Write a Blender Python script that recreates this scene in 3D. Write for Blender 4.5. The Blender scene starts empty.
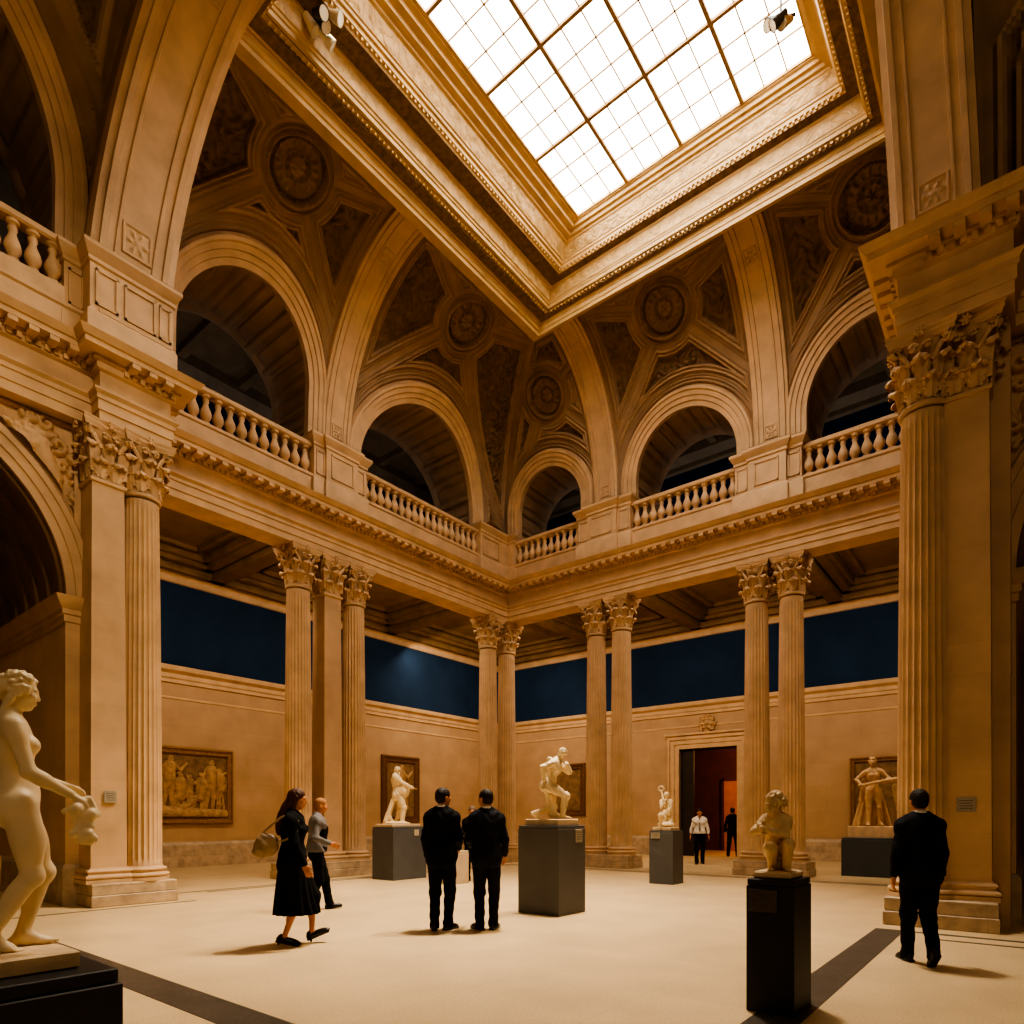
import bpy, math, random
import numpy as np
from mathutils import Vector, Matrix
random.seed(7)
PI = math.pi
sc = bpy.context.scene
COL = sc.collection

# ------------------------------------------------------------------ helpers
class MB:
    def __init__(s): s.v = []; s.f = []; s.m = []
    def add(s, vs, fs, mi=0):
        o = len(s.v); s.v.extend(vs)
        for f in fs: s.f.append(tuple(i + o for i in f)); s.m.append(mi)
    def box(s, x0, x1, y0, y1, z0, z1, mi=0):
        s.add([(x0,y0,z0),(x1,y0,z0),(x1,y1,z0),(x0,y1,z0),(x0,y0,z1),(x1,y0,z1),(x1,y1,z1),(x0,y1,z1)],
              [(0,3,2,1),(4,5,6,7),(0,1,5,4),(1,2,6,5),(2,3,7,6),(3,0,4,7)], mi)
    def bevbox(s, x0, x1, y0, y1, z0, z1, b=.01, mi=0):
        # chamfered box as a stack of four rings
        rings = [(b, z0), (0, z0 + b), (0, z1 - b), (b, z1)]
        vs = []
        for i, z in rings:
            vs += [(x0+i,y0+i,z),(x1-i,y0+i,z),(x1-i,y1-i,z),(x0+i,y1-i,z)]
        fs = [(3,2,1,0), (12,13,14,15)]
        for k in range(3):
            for j in range(4):
                a = k*4+j; c = k*4+(j+1) % 4
                fs.append((a, c, c+4, a+4))
        s.add(vs, fs, mi)
    def grid(s, P, nu, nv, mi=0, keep=None, closed_u=False, flip=False):
        vs = [P(i, j) for i in range(nu) for j in range(nv)]
        fs = []
        for i in range(nu if closed_u else nu-1):
            for j in range(nv-1):
                i2 = (i+1) % nu
                if keep and not keep(i, j): continue
                q = (i*nv+j, i2*nv+j, i2*nv+j+1, i*nv+j+1)
                fs.append(q[::-1] if flip else q)
        s.add(vs, fs, mi)
    def lathe(s, prof, c=(0,0,0), n=24, mi=0, cap=True):
        vs = []; fs = []
        for r, z in prof:
            for k in range(n):
                t = 2*PI*k/n; vs.append((c[0]+r*math.cos(t), c[1]+r*math.sin(t), c[2]+z))
        for i in range(len(prof)-1):
            for k in range(n):
                k2 = (k+1) % n
                fs.append((i*n+k, i*n+k2, (i+1)*n+k2, (i+1)*n+k))
        if cap:
            fs.append(tuple(range(n-1,-1,-1))); fs.append(tuple((len(prof)-1)*n+k for k in range(n)))
        s.add(vs, fs, mi)
    def tube(s, pts, rad, n=8, mi=0):
        pts = [Vector(p) for p in pts]; rings = []
        if not hasattr(rad, '__len__'): rad = [rad]*len(pts)
        up = Vector((0,0,1)); vs = []
        for i, p in enumerate(pts):
            t = (pts[min(i+1,len(pts)-1)] - pts[max(i-1,0)]).normalized()
            a = t.cross(up)
            if a.length < .1: a = t.cross(Vector((1,0,0)))
            a.normalize(); b = t.cross(a)
            for k in range(n):
                w = 2*PI*k/n; vs.append(tuple(p + rad[i]*(a*math.cos(w) + b*math.sin(w))))
        fs = []
        for i in range(len(pts)-1):
            for k in range(n):
                k2 = (k+1) % n
                fs.append((i*n+k, i*n+k2, (i+1)*n+k2, (i+1)*n+k))
        fs.append(tuple(range(n-1,-1,-1))); fs.append(tuple((len(pts)-1)*n+k for k in range(n)))
        s.add(vs, fs, mi)
    def moulding(s, path, prof, closed=False, mi=0, caps=True):
        """sweep profile (outward offset, z) along plan path; outward = right-hand side"""
        n = len(path); P = [Vector(p) for p in path]; mit = []
        for i in range(n):
            def nrm(a, b):
                d = (b-a).normalized(); return Vector((d.y, -d.x))
            n1 = nrm(P[i-1], P[i]) if (i > 0 or closed) else None
            n2 = nrm(P[i], P[(i+1) % n]) if (i < n-1 or closed) else None
            if n1 is None: m = n2
            elif n2 is None: m = n1
            else: m = (n1+n2) / (1 + n1.dot(n2))
            mit.append(m)
        k = len(prof); vs = []; fs = []
        for i in range(n):
            for o, z in prof:
                q = P[i] + mit[i]*o; vs.append((q.x, q.y, z))
        for i in range(n if closed else n-1):
            i2 = (i+1) % n
            for j in range(k-1):
                fs.append((i*k+j, i2*k+j, i2*k+j+1, i*k+j+1))
        if not closed and caps:
            fs.append(tuple(range(k))); fs.append(tuple((n-1)*k+j for j in range(k-1,-1,-1)))
        s.add(vs, fs, mi)
    def build(s, name, mats, parent=None, smooth=None):
        me = bpy.data.meshes.new(name); me.from_pydata(s.v, [], s.f)
        if not isinstance(mats, (list, tuple)): mats = [mats]
        for m in mats: me.materials.append(m)
        if len(mats) > 1: me.polygons.foreach_set('material_index', s.m)
        if smooth is not None:
            me.polygons.foreach_set('use_smooth', [True]*len(me.polygons))
            me.set_sharp_from_angle(angle=math.radians(smooth))
        me.update()
        return link(name, me, parent)

def link(name, me, parent=None):
    o = bpy.data.objects.new(name, me); COL.objects.link(o)
    if parent is not None: o.parent = parent
    return o
def tag(o, label=None, cat=None, group=None, kind=None):
    if label: o['label'] = label
    if cat: o['category'] = cat
    if group: o['group'] = group
    if kind: o['kind'] = kind
    return o
def empty(name, loc, rz=0, label=None, cat=None, group=None):
    o = bpy.data.objects.new(name, None); COL.objects.link(o)
    o.location = loc; o.rotation_euler = (0,0,rz); o.empty_display_size = .1
    return tag(o, label, cat, group)
def struct(o, label=None): 
    o['kind'] = 'structure'
    if label: o['label'] = label
    return o
def dup(o, parent=None):
    c = o.copy(); COL.objects.link(c); c.parent = parent
    for ch in list(o.children): dup(ch, c)
    return c

# ------------------------------------------------------------------ materials
def srgb(r, g, b):
    f = lambda c: (c/255/12.92) if c/255 <= .04045 else ((c/255+.055)/1.055)**2.4
    return (f(r), f(g), f(b), 1)
def mat(name, col, rough=.7, var=.12, nscale=3.0, bump=.0, bscale=40, joints=None, emis=None, metal=0, ornate=0, spec=.4, fine=0):
    m = bpy.data.materials.new(name); m.use_nodes = True
    nt = m.node_tree; N = nt.nodes; L = nt.links; b = N['Principled BSDF']
    b.inputs['Roughness'].default_value = rough; b.inputs['Metallic'].default_value = metal
    b.inputs['Specular IOR Level'].default_value = spec
    geo = N.new('ShaderNodeNewGeometry'); pos = geo.outputs['Position']
    nz = N.new('ShaderNodeTexNoise'); nz.inputs['Scale'].default_value = nscale; nz.inputs['Detail'].default_value = 5
    L.new(pos, nz.inputs['Vector'])
    mr = N.new('ShaderNodeMapRange'); mr.inputs['From Min'].default_value = .3; mr.inputs['From Max'].default_value = .7
    mr.inputs['To Min'].default_value = 1-var; mr.inputs['To Max'].default_value = 1+var
    L.new(nz.outputs['Fac'], mr.inputs['Value'])
    mul = N.new('ShaderNodeMix'); mul.data_type = 'RGBA'; mul.blend_type = 'MULTIPLY'; mul.inputs['Factor'].default_value = 1
    mul.inputs[6].default_value = col if len(col) == 4 else (*col, 1)
    L.new(mr.outputs['Result'], mul.inputs[7]); out = mul.outputs[2]
    if fine:
        n3 = N.new('ShaderNodeTexNoise'); n3.inputs['Scale'].default_value = 55; n3.inputs['Detail'].default_value = 2
        L.new(pos, n3.inputs['Vector'])
        m3 = N.new('ShaderNodeMapRange'); m3.inputs['From Min'].default_value = .3; m3.inputs['From Max'].default_value = .7
        m3.inputs['To Min'].default_value = 1-fine; m3.inputs['To Max'].default_value = 1+fine
        L.new(n3.outputs['Fac'], m3.inputs['Value'])
        x3 = N.new('ShaderNodeMix'); x3.data_type = 'RGBA'; x3.blend_type = 'MULTIPLY'; x3.inputs['Factor'].default_value = 1
        L.new(out, x3.inputs[6]); L.new(m3.outputs['Result'], x3.inputs[7]); out = x3.outputs[2]
    hsrc = []
    if joints:
        bw, bh, mode, dark = joints
        sep = N.new('ShaderNodeSeparateXYZ'); L.new(pos, sep.inputs[0])
        cmb = N.new('ShaderNodeCombineXYZ')
        if mode == 'wall':
            ad = N.new('ShaderNodeMath'); ad.operation = 'ADD'
            L.new(sep.outputs[0], ad.inputs[0]); L.new(sep.outputs[1], ad.inputs[1])
            L.new(ad.outputs[0], cmb.inputs[0]); L.new(sep.outputs[2], cmb.inputs[1])
        else:
            L.new(sep.outputs[0], cmb.inputs[0]); L.new(sep.outputs[1], cmb.inputs[1])
        br = N.new('ShaderNodeTexBrick'); L.new(cmb.outputs[0], br.inputs['Vector'])
        br.inputs['Scale'].default_value = 1; br.inputs['Brick Width'].default_value = bw; br.inputs['Row Height'].default_value = bh
        br.inputs['Mortar Size'].default_value = .004 if mode == 'wall' else .006; br.inputs['Mortar Smooth'].default_value = .1
        br.offset = .5 if mode == 'wall' else 0
        br.inputs['Color1'].default_value = (1,1,1,1); br.inputs['Color2'].default_value = (.93,.93,.93,1); br.inputs['Mortar'].default_value = (dark,dark,dark,1)
        m2 = N.new('ShaderNodeMix'); m2.data_type = 'RGBA'; m2.blend_type = 'MULTIPLY'; m2.inputs['Factor'].default_value = 1
        L.new(out, m2.inputs[6]); L.new(br.outputs['Color'], m2.inputs[7]); out = m2.outputs[2]
    L.new(out, b.inputs['Base Color'])
    if bump or ornate:
        bp = N.new('ShaderNodeBump')
        if ornate:
            vo = N.new('ShaderNodeTexVoronoi'); vo.inputs['Scale'].default_value = bscale; vo.feature = 'SMOOTH_F1'
            nd = N.new('ShaderNodeTexNoise'); nd.inputs['Scale'].default_value = bscale*.6; nd.inputs['Distortion'].default_value = 2.5
            L.new(pos, vo.inputs['Vector']); L.new(pos, nd.inputs['Vector'])
            a = N.new('ShaderNodeMath'); a.operation = 'ADD'; L.new(vo.outputs['Distance'], a.inputs[0]); L.new(nd.outputs['Fac'], a.inputs[1])
            L.new(a.outputs[0], bp.inputs['Height']); bp.inputs['Strength'].default_value = ornate; bp.inputs['Distance'].default_value = .03
        else:
            n2 = N.new('ShaderNodeTexNoise'); n2.inputs['Scale'].default_value = bscale; n2.inputs['Detail'].default_value = 4
            L.new(pos, n2.inputs['Vector']); L.new(n2.outputs['Fac'], bp.inputs['Height'])
            bp.inputs['Strength'].default_value = bump; bp.inputs['Distance'].default_value = .02
        L.new(bp.outputs['Normal'], b.inputs['Normal'])
    if emis:
        b.inputs['Emission Color'].default_value = (*emis[0], 1); b.inputs['Emission Strength'].default_value = emis[1]
    return m

STONE = (.59,.41,.26)
M = {}
M['stone'] = mat('carved limestone', STONE, .62, .13, 2.5, .15, 60)
M['ashlar'] = mat('ashlar limestone', (.58,.40,.255), .62, .12, 1.7, .15, 60, joints=(2.4,.42,'wall',.88))
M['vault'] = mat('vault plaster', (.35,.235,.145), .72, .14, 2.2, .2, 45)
M['vaultshade'] = mat('shaded vault recess', (.235,.153,.09), .75, .18, 5, .25, 45)  # shade of the recesses put into a darker plaster colour
M['vaultlit'] = mat('lit vault moulding', (.47,.325,.205), .7, .1, 4, .1, 45)  # light on the raised lines put into a paler colour
M['ornate'] = mat('carved ornament', (.33,.20,.09), .7, .2, 6, ornate=.9, bscale=9)
M['gilt'] = mat('gilded plaster moulding', (.62,.435,.225), .45, .12, 3, .15, 50, spec=.6)
M['giltorn'] = mat('gilded scrollwork', (.56,.385,.19), .45, .2, 6, ornate=1.0, bscale=7, spec=.6)
M['dado'] = mat('dado limestone', (.50,.335,.21), .65, .1, 1.2, .1, 50, joints=(2.2,.85,'wall',.8))
M['base'] = mat('grey veined plinth stone', (.50,.385,.27), .5, .22, 5, .1, 40, joints=(1.5,.34,'wall',.75))
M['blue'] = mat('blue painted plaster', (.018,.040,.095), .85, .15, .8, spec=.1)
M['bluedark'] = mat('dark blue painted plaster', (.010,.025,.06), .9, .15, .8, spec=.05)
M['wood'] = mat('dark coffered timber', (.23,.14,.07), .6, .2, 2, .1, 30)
M['floor'] = mat('polished terrazzo', (.66,.50,.30), .36, .09, 1.3, joints=(1.25,1.25,'floor',.88), fine=.14, spec=.5)
M['floordark'] = mat('dark granite inlay', (.085,.07,.055), .42, .2, 4, fine=.35, spec=.5)
M['marble'] = mat('white marble', (.80,.66,.45), .45, .08, 4, .06, 25)
M['marble2'] = mat('weathered marble', (.66,.48,.29), .55, .14, 7, .12, 25)
M['marble3'] = mat('warm marble', (.62,.42,.24), .55, .12, 7, .12, 25)
M['slab'] = mat('statue base stone', (.66,.50,.32), .6, .14, 6, .12, 25)
M['ped'] = mat('grey painted plinth', (.105,.105,.108), .5, .08, 3)
M['pedblue'] = mat('slate painted plinth', (.075,.085,.095), .55, .08, 3)
M['pedblack'] = mat('charcoal painted plinth', (.022,.02,.02), .5, .1, 3)
M['pedpale'] = mat('pale painted plinth', (.48,.38,.28), .55, .08, 3)
M['plaque'] = mat('engraved plaque', (.36,.32,.26), .5, .12, 20)
M['plaquedark'] = mat('dark engraved plaque', (.075,.06,.045), .45, .2, 30)
M['paper'] = mat('pale caption card', (.62,.52,.40), .6, .1, 20)
M['frame'] = mat('gilt wooden frame', (.30,.155,.05), .4, .25, 12, .3, 40, spec=.6)
M['framedark'] = mat('dark wooden frame', (.155,.07,.025), .42, .25, 12, .3, 40, spec=.6)
M['relief'] = mat('bronze toned relief', (.42,.265,.135), .55, .3, 6, .2, 30)
M['reliefback'] = mat('brown relief ground', (.23,.14,.075), .65, .3, 5, .2, 30)  # brown ground behind the raised figures
M['canvas'] = mat('dark tapestry canvas', (.13,.062,.027), .7, .55, 9, .2, 60)
M['giltshade'] = mat('shaded gilt moulding', (.22,.14,.07), .5, .3, 9, ornate=.7, bscale=14)  # soffit shade painted in as a darker gilt, carved ornament on top
M['steel'] = mat('bronze glazing bar', (.42,.28,.15), .5, .1, 5)
M['black'] = mat('black wool', (.006,.006,.007), .85, .25, 8, .25, 90, spec=.2)
M['navy'] = mat('navy wool', (.008,.009,.014), .8, .2, 8, .25, 90, spec=.25)
M['grey'] = mat('grey cotton', (.16,.15,.155), .85, .15, 8, .25, 60)
M['white'] = mat('white cotton', (.70,.66,.60), .8, .05, 8, .2, 50)
M['tie'] = mat('grey silk tie', (.22,.19,.18), .5, .1, 8)
M['skin'] = mat('skin', (.52,.235,.125), .5, .08, 12)
M['hairdark'] = mat('dark hair', (.018,.012,.009), .6, .3, 30, .6, 60)
M['hairbrown'] = mat('auburn hair', (.085,.030,.014), .5, .35, 22, .6, 55)
M['hairblond'] = mat('cropped ginger hair', (.33,.15,.06), .65, .2, 30, .4, 80)
M['hairgrey'] = mat('greying hair', (.16,.11,.08), .65, .2, 30, .4, 80)
M['leather'] = mat('tan leather', (.34,.235,.135), .5, .2, 10, .2, 40)
M['shoe'] = mat('black leather', (.012,.010,.009), .3, .1, 8)
M['lampblack'] = mat('black lamp housing', (.015,.013,.011), .35, .1, 8)
M['lampwhite'] = mat('white lamp housing', (.80,.74,.62), .4, .05, 8)
M['redwall'] = mat('dark red wall', (.11,.032,.016), .7, .2, 2)
M['orangewall'] = mat('amber wall', (.55,.23,.07), .7, .15, 2)
M['dark'] = mat('dark timber jamb', (.03,.02,.014), .6, .2, 4)
def glass_mat():
    m = bpy.data.materials.new('milky skylight glass'); m.use_nodes = True
    b = m.node_tree.nodes['Principled BSDF']
    b.inputs['Base Color'].default_value = (.9,.88,.82,1); b.inputs['Roughness'].default_value = .3
    nz = m.node_tree.nodes.new('ShaderNodeTexNoise'); nz.inputs['Scale'].default_value = .35
    g = m.node_tree.nodes.new('ShaderNodeNewGeometry'); m.node_tree.links.new(g.outputs['Position'], nz.inputs['Vector'])
    r = m.node_tree.nodes.new('ShaderNodeValToRGB')
    r.color_ramp.elements[0].color = (1,.86,.66,1); r.color_ramp.elements[1].color = (1,.93,.80,1)
    m.node_tree.links.new(nz.outputs['Fac'], r.inputs['Fac']); m.node_tree.links.new(r.outputs['Color'], b.inputs['Emission Color'])
    b.inputs['Emission Strength'].default_value = GLASS_E
    return m
GLASS_E = 5.5
M['glass'] = glass_mat()
# ------------------------------------------------------------------ plan dimensions (metres)
XL, YR = -14.0, 17.2            # colonnade lines of the court
XB, YB = -20.0, 24.2            # back walls of the aisles
ZA, ZC = 8.05, 9.25             # architrave underside, cornice top
ZP = 10.9                       # gallery pedestal top
# ---------------------------------------------------------------- floor
mb = MB(); mb.box(-24, 14, -14, 40, -.2, 0)
struct(mb.build('floor', M['floor']))
def inlay(rects, idx):
    mb = MB()
    for x0, x1, y0, y1 in rects: mb.box(x0, x1, y0, y1, -.01, .004)
    struct(mb.build('trim_%d' % idx, M['floordark']), 'dark granite band set in the floor')
inlay([(-1.60,-1.27,-6,9.75), (-9.4,-1.60,2.28,2.62), (-1.27,8,2.28,2.62)], 1)
inlay([(-11.62,-11.56,-6,5.5), (-13.05,-12.98,5.6,16.3), (-12.98,2,16.22,16.3), (-12.8,-12.74,6.3,16.05),(-12.74,2,15.98,16.04),
       (-1.27,6,9.66,9.75), (-1.0,6,9.25,9.31)], 2)

# ---------------------------------------------------------------- back walls, rails, skirting
mb = MB(); mb.box(XB-.3, XB, -8, YB+.3, 0, 5.75, 0); mb.box(XB-.3, XB, -8, YB+.3, 5.75, 9.3, 1)
struct(mb.build('wall_left', [M['dado'], M['blue']]))
DX0, DX1, DH = -10.85, -8.55, 4.2
mb = MB()
mb.box(XB-.3, DX0, YB, YB+.5, 0, 5.75, 0); mb.box(DX1, 8, YB, YB+.5, 0, 5.75, 0); mb.box(DX0, DX1, YB, YB+.5, DH, 5.75, 0)
mb.box(XB-.3, 8, YB, YB+.5, 5.75, 9.3, 1)
struct(mb.build('wall_right', [M['dado'], M['blue']]))
back = [(XB, -8), (XB, YB), (8, YB)]
rail = [(0,5.5),(.06,5.52),(.06,5.62),(.10,5.66),(.10,5.78),(.22,5.86),(.24,5.95),(.24,6.0),(0,6.02)]
mb = MB(); mb.moulding(back, rail); mb.moulding(back, [(0,5.02),(.03,5.04),(.03,5.09),(0,5.11)])
struct(mb.build('trim_3', M['stone'], smooth=35), 'stone rail along the back walls below the blue band')
sk = [(0,0),(.10,0),(.10,.66),(.06,.74),(0,.76)]
mb = MB(); mb.moulding([(XB,-8),(XB,YB),(DX0-.42,YB)], sk); mb.moulding([(DX1+.42,YB),(8,YB)], sk)
struct(mb.build('baseboard_back', M['base']))
cor = [(0,8.5),(.05,8.52),(.05,8.68),(.16,8.78),(.16,8.86),(.30,8.98),(.30,9.1),(0,9.1)]
mb = MB(); mb.moulding(back, cor); struct(mb.build('trim_4', M['stone'], smooth=35), 'cornice under the aisle ceiling')
# aisle ceilings with stepped coffers
mb = MB()
mb.box(XB, XL+.3, -8, YB, 9.25, 9.4); mb.box(XL, 8, YR-.3, YB, 9.25, 9.4)
def coffer(x0, x1, y0, y1):
    for i, z in ((0,8.72),(.30,8.90),(.46,9.02),(.95,9.14)):
        t = .10 if i < .9 else -.02
        X0, X1, Y0, Y1 = x0+i, x1-i, y0+i, y1-i
        for a in ((X0,X1,Y0,Y0+t+.12),(X0,X1,Y1-t-.12,Y1),(X0,X0+t+.12,Y0,Y1),(X1-t-.12,X1,Y0,Y1)):
            mb.box(a[0],a[1],a[2],a[3], z, 9.25)
ys = [-1.4, 4.9, 9.95, 16.9, YB-.3]
for a, b in zip(ys[:-1], ys[1:]): coffer(XB+.28, XL-.2, a, b)
xs = [-14.2, -10.0, -5.1, -.6, 5]
for a, b in zip(xs[:-1], xs[1:]): coffer(a, b, YR+.2, YB-.28)
struct(mb.build('ceiling', M['wood']), 'coffered timber ceiling over the aisles')

# ---------------------------------------------------------------- entablature round the court
ENT = [(-.31,ZA),(.31,ZA),(.31,ZA+.15),(.335,ZA+.16),(.335,ZA+.32),(.36,ZA+.33),(.36,ZA+.40),(.41,ZA+.45),(.41,ZA+.48),(.30,ZA+.50),
       (.30,ZA+.80),(.36,ZA+.83),(.36,ZA+.86),(.36,ZA+.93),(.42,ZA+.95),(.42,ZA+1.0),(.62,ZA+1.01),(.62,ZA+1.09),(.65,ZA+1.1),(.70,ZA+1.17),(.72,ZA+1.20),(-.31,ZA+1.20)]
pathL = [(-12.6,-8),(-12.6,4.42),(-12.3,4.42),(-12.3,4.95),(XL,4.95),(XL,YR),(8,YR)]
pathR = [(-1.12,YR-.4),(-1.12,10.58),(-.46,10.58),(-.46,11.3),(8,11.3)]
def dentils(mb, path, off, z0, z1, w, step, depth):
    for (ax, ay), (bx, by) in zip(path[:-1], path[1:]):
        L = math.hypot(bx-ax, by-ay)
        if L < .3: continue
        dx, dy = (bx-ax)/L, (by-ay)/L; nx, ny = dy, -dx
        n = int((L+off)/step)
        for k in range(n+1):
            t = k*step + step*.3
            if t + w > L + off: break
            p = [(ax+dx*(t+u)+nx*(off+v), ay+dy*(t+u)+ny*(off+v)) for u, v in ((0,-.02),(w,-.02),(w,depth),(0,depth))]
            xs_ = [q[0] for q in p]; ys_ = [q[1] for q in p]
            mb.box(min(xs_),max(xs_),min(ys_),max(ys_),z0,z1)
for nm, path, idx in (('court', pathL, 5), ('pier', pathR, 6)):
    mb = MB(); mb.moulding(path, ENT)
    dentils(mb, path, .36, ZA+.855, ZA+.935, .07, .125, .05)
    dentils(mb, path, .42, ZA+.935, ZA+1.012, .13, .27, .19)
    o = struct(mb.build('trim_%d' % idx, M['stone'], smooth=30), 'moulded stone entablature with dentils')
# plain blocking course under the balustrades
mb = MB()
blk = [(-.3,ZC),(.34,ZC),(.34,ZC+.10),(.28,ZC+.16),(.28,ZC+.55),(.31,ZC+.58),(.31,ZC+.64),(-.3,ZC+.64)]
mb.moulding(pathL, blk); struct(mb.build('trim_7', M['stone'], smooth=30), 'plain stone course under the balustrades')
ZB = ZC + .64                    # foot of balusters 9.89

# ---------------------------------------------------------------- columns
def shaft_mesh():
    prof = []; H0, H1 = .25, 6.63
    n = 24*6; mb = MB(); rings = 14
    def rad(t): return .328 - .050*t**1.6
    def P(i, j):
        th = 2*PI*i/n
        f = (i % 6)/6.0; u = (f-.5)/.42
        if j == 0 or j == rings+2: dep, t = 0, (0 if j == 0 else 1)
        else:
            t = (j-1)/rings; dep = .030*math.sqrt(max(0,1-u*u)) if abs(u) < 1 else 0
            if j == 1 or j == rings+1: dep *= .15; t = min(max(t,.012),.985)
            elif j == 2 : t = .022
            elif j == rings: t = .972
        r = rad(t) - dep
        return (r*math.cos(th), r*math.sin(th), H0 + (H1-H0)*t)
    mb.grid(P, n, rings+3, closed_u=True)
    return mb
def leaf(mb, th, r0, r1, z0, h, w, rc):
    ns, nw = 15, 7; vs = []
    for a in range(ns):
        t = a/(ns-1)
        if t < .6: q = t/.6; z = z0 + h*q; r = r0 + (r1-r0)*q*q
        else:
            g = (t-.6)/.4*PI*1.15; r = r1 + rc - rc*math.cos(g); z = z0 + h + rc*math.sin(g)
        ww = w*(.82 + .25*math.sin(t*PI))*(1 + .20*math.cos(t*PI*11))*(1 if t < .75 else 1-1.6*(t-.75))
        for b_ in range(nw):
            s_ = b_/(nw-1)*2 - 1
            rr = r + .034*(1-s_*s_) + (.012 if b_ % 2 else -.004)
            an = th + s_*ww*.5/.31
            vs.append((rr*math.cos(an), rr*math.sin(an), z - .05*abs(s_)*min(1, t*1.5)))
    fs = [(a*nw+b_, a*nw+b_+1, (a+1)*nw+b_+1, (a+1)*nw+b_) for a in range(ns-1) for b_ in range(nw-1)]
    mb.add(vs, fs)
def capital_mesh():
    mb = MB()
    mb.lathe([(.28,-.06),(.305,-.05),(.315,-.02),(.305,.01),(.275,.02),(.265,.03),(.255,.3),(.265,.55),(.30,.70),(.35,.79),(.36,.82)], n=48)
    for k in range(8): leaf(mb, 2*PI*(k+.5)/8, .278, .315, .02, .27, .215, .045)
    for k in range(8): leaf(mb, 2*PI*k/8, .268, .335, .10, .44, .20, .05)
    for k in range(4):                      # corner volutes
        th = PI/4 + k*PI/2
        c, s_ = math.cos(th), math.sin(th)
        for side in (-1, 1):
            pts = []; rr = []
            for a in range(22):
                if a < 6:
                    t = a/5; r = .30 + .10*t; z = .50 + .24*t; off = .10*(1-t)+.025
                else:
                    w = (a-6)/15*PI*3.0; q = .085*(1-w/(PI*3.6))
                    r = .40+.055 + q*math.sin(w-PI/2)*.9 + .03*0; z = .735 + q*math.cos(w-PI/2)*1.0 - 0; off = .025
                    r = .435 - q*math.cos(w); z = .735 + q*math.sin(w)
                pts.append((r*c - side*off*s_, r*s_ + side*off*c, z)); rr.append(.034 if a < 12 else .026)
            mb.tube(pts, rr, 6)
        th2 = k*PI/2; c, s_ = math.cos(th2), math.sin(th2)   # inner helices and fleuron
        for side in (-1, 1):
            pts = []
            for a in range(14):
                w = a/13*PI*2.4; q = .055*(1-w/(PI*3.2))
                t_ = side*(.085 - q*math.cos(w)*1.0); z = .70 + q*math.sin(w)
                pts.append((.375*c - t_*s_, .375*s_ + t_*c, z))
            mb.tube(pts, .024, 6)
        for a in range(6):
            w = a*PI/3; mb.tube([(.40*c-.0*s_, .40*s_, .88), (.425*c - .055*math.cos(w)*s_, .425*s_ + .055*math.cos(w)*c, .88+.055*math.sin(w)), (.44*c - .07*math.cos(w)*s_, .44*s_ + .07*math.cos(w)*c, .88+.07*math.sin(w))], [.02,.024,.008], 6)
    ring = []                                # abacus with concave sides and cut corners
    for k in range(4):
        for a in range(9):
            t = -1 + a/4.0; d = .40 - .075*(1-t*t) ; e = t*.40
            th = k*PI/2; ring.append((d*math.cos(th)-e*math.sin(th), d*math.sin(th)+e*math.cos(th)))
    n = len(ring); vs = []
    for sc_, z in ((.93,.80),(.95,.84),(1.0,.86),(1.0,.90),(.97,.905),(1.04,.94),(1.04,.95)):
        vs += [(x*sc_*1.03, y*sc_*1.03, z) for x, y in ring]
    fs = [(r*n+i, r*n+(i+1) % n, (r+1)*n+(i+1) % n, (r+1)*n+i) for r in range(6) for i in range(n)]
    fs += [tuple(range(n-1,-1,-1)), tuple(6*n+i for i in range(n))]
    mb.add(vs, fs)
    return mb
def squarify(mb, k=.92):
    out = []
    for x, y, z in mb.v:
        r = math.hypot(x, y)
        if r > 1e-6:
            m = max(abs(x), abs(y))/r
            f = 1/m*k; f = 1 + (f-1)*min(1, max(0, (.50-r)/.2 if r > .30 else 1))
            x, y = x*f, y*f
        out.append((x, y, z))
    mb.v = out; return mb
ATT = [(.435,0),(.435,.06),(.40,.065),(.43,.075),(.44,.10),(.43,.125),(.385,.14),(.375,.155),(.38,.18),(.40,.19),(.40,.205),(.385,.225),(.345,.235),(.335,.26)]
CAPZ = ZA - .38 - .95            # capital foot above column foot
proto = empty('column', (0,0,0))
mb = MB(); mb.lathe(ATT, n=48); 
col_base = mb.build('column_base', M['stone'], proto, smooth=40)
col_shaft = shaft_mesh().build('shaft', M['stone'], proto, smooth=50)
col_cap = capital_mesh().build('capital', M['stone'], proto, smooth=40); col_cap.location = (0,0,CAPZ)
sproto = empty('pilaster', (0,0,0))
def sq(prof): 
    m = MB(); ring = []
    vs = []; fs = []
    for r, z in prof:
        q = r*.86; vs += [(-q,-q,z),(q,-q,z),(q,q,z),(-q,q,z)]
    for i in range(len(prof)-1):
        for k in range(4): fs.append((i*4+k, i*4+(k+1) % 4, (i+1)*4+(k+1) % 4, (i+1)*4+k))
    fs += [(3,2,1,0), tuple(len(vs)-4+k for k in range(4))]
    m.add(vs, fs); return m
sq(ATT).build('pilaster_base', M['stone'], sproto)
sq([(.318,.25),(.318,.5),(.305,3.5),(.285,6.66)]).build('shaft', M['ashlar'], sproto)
c = squarify(capital_mesh(), .90).build('capital', M['stone'], sproto, smooth=40); c.location = (0,0,CAPZ)
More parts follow.
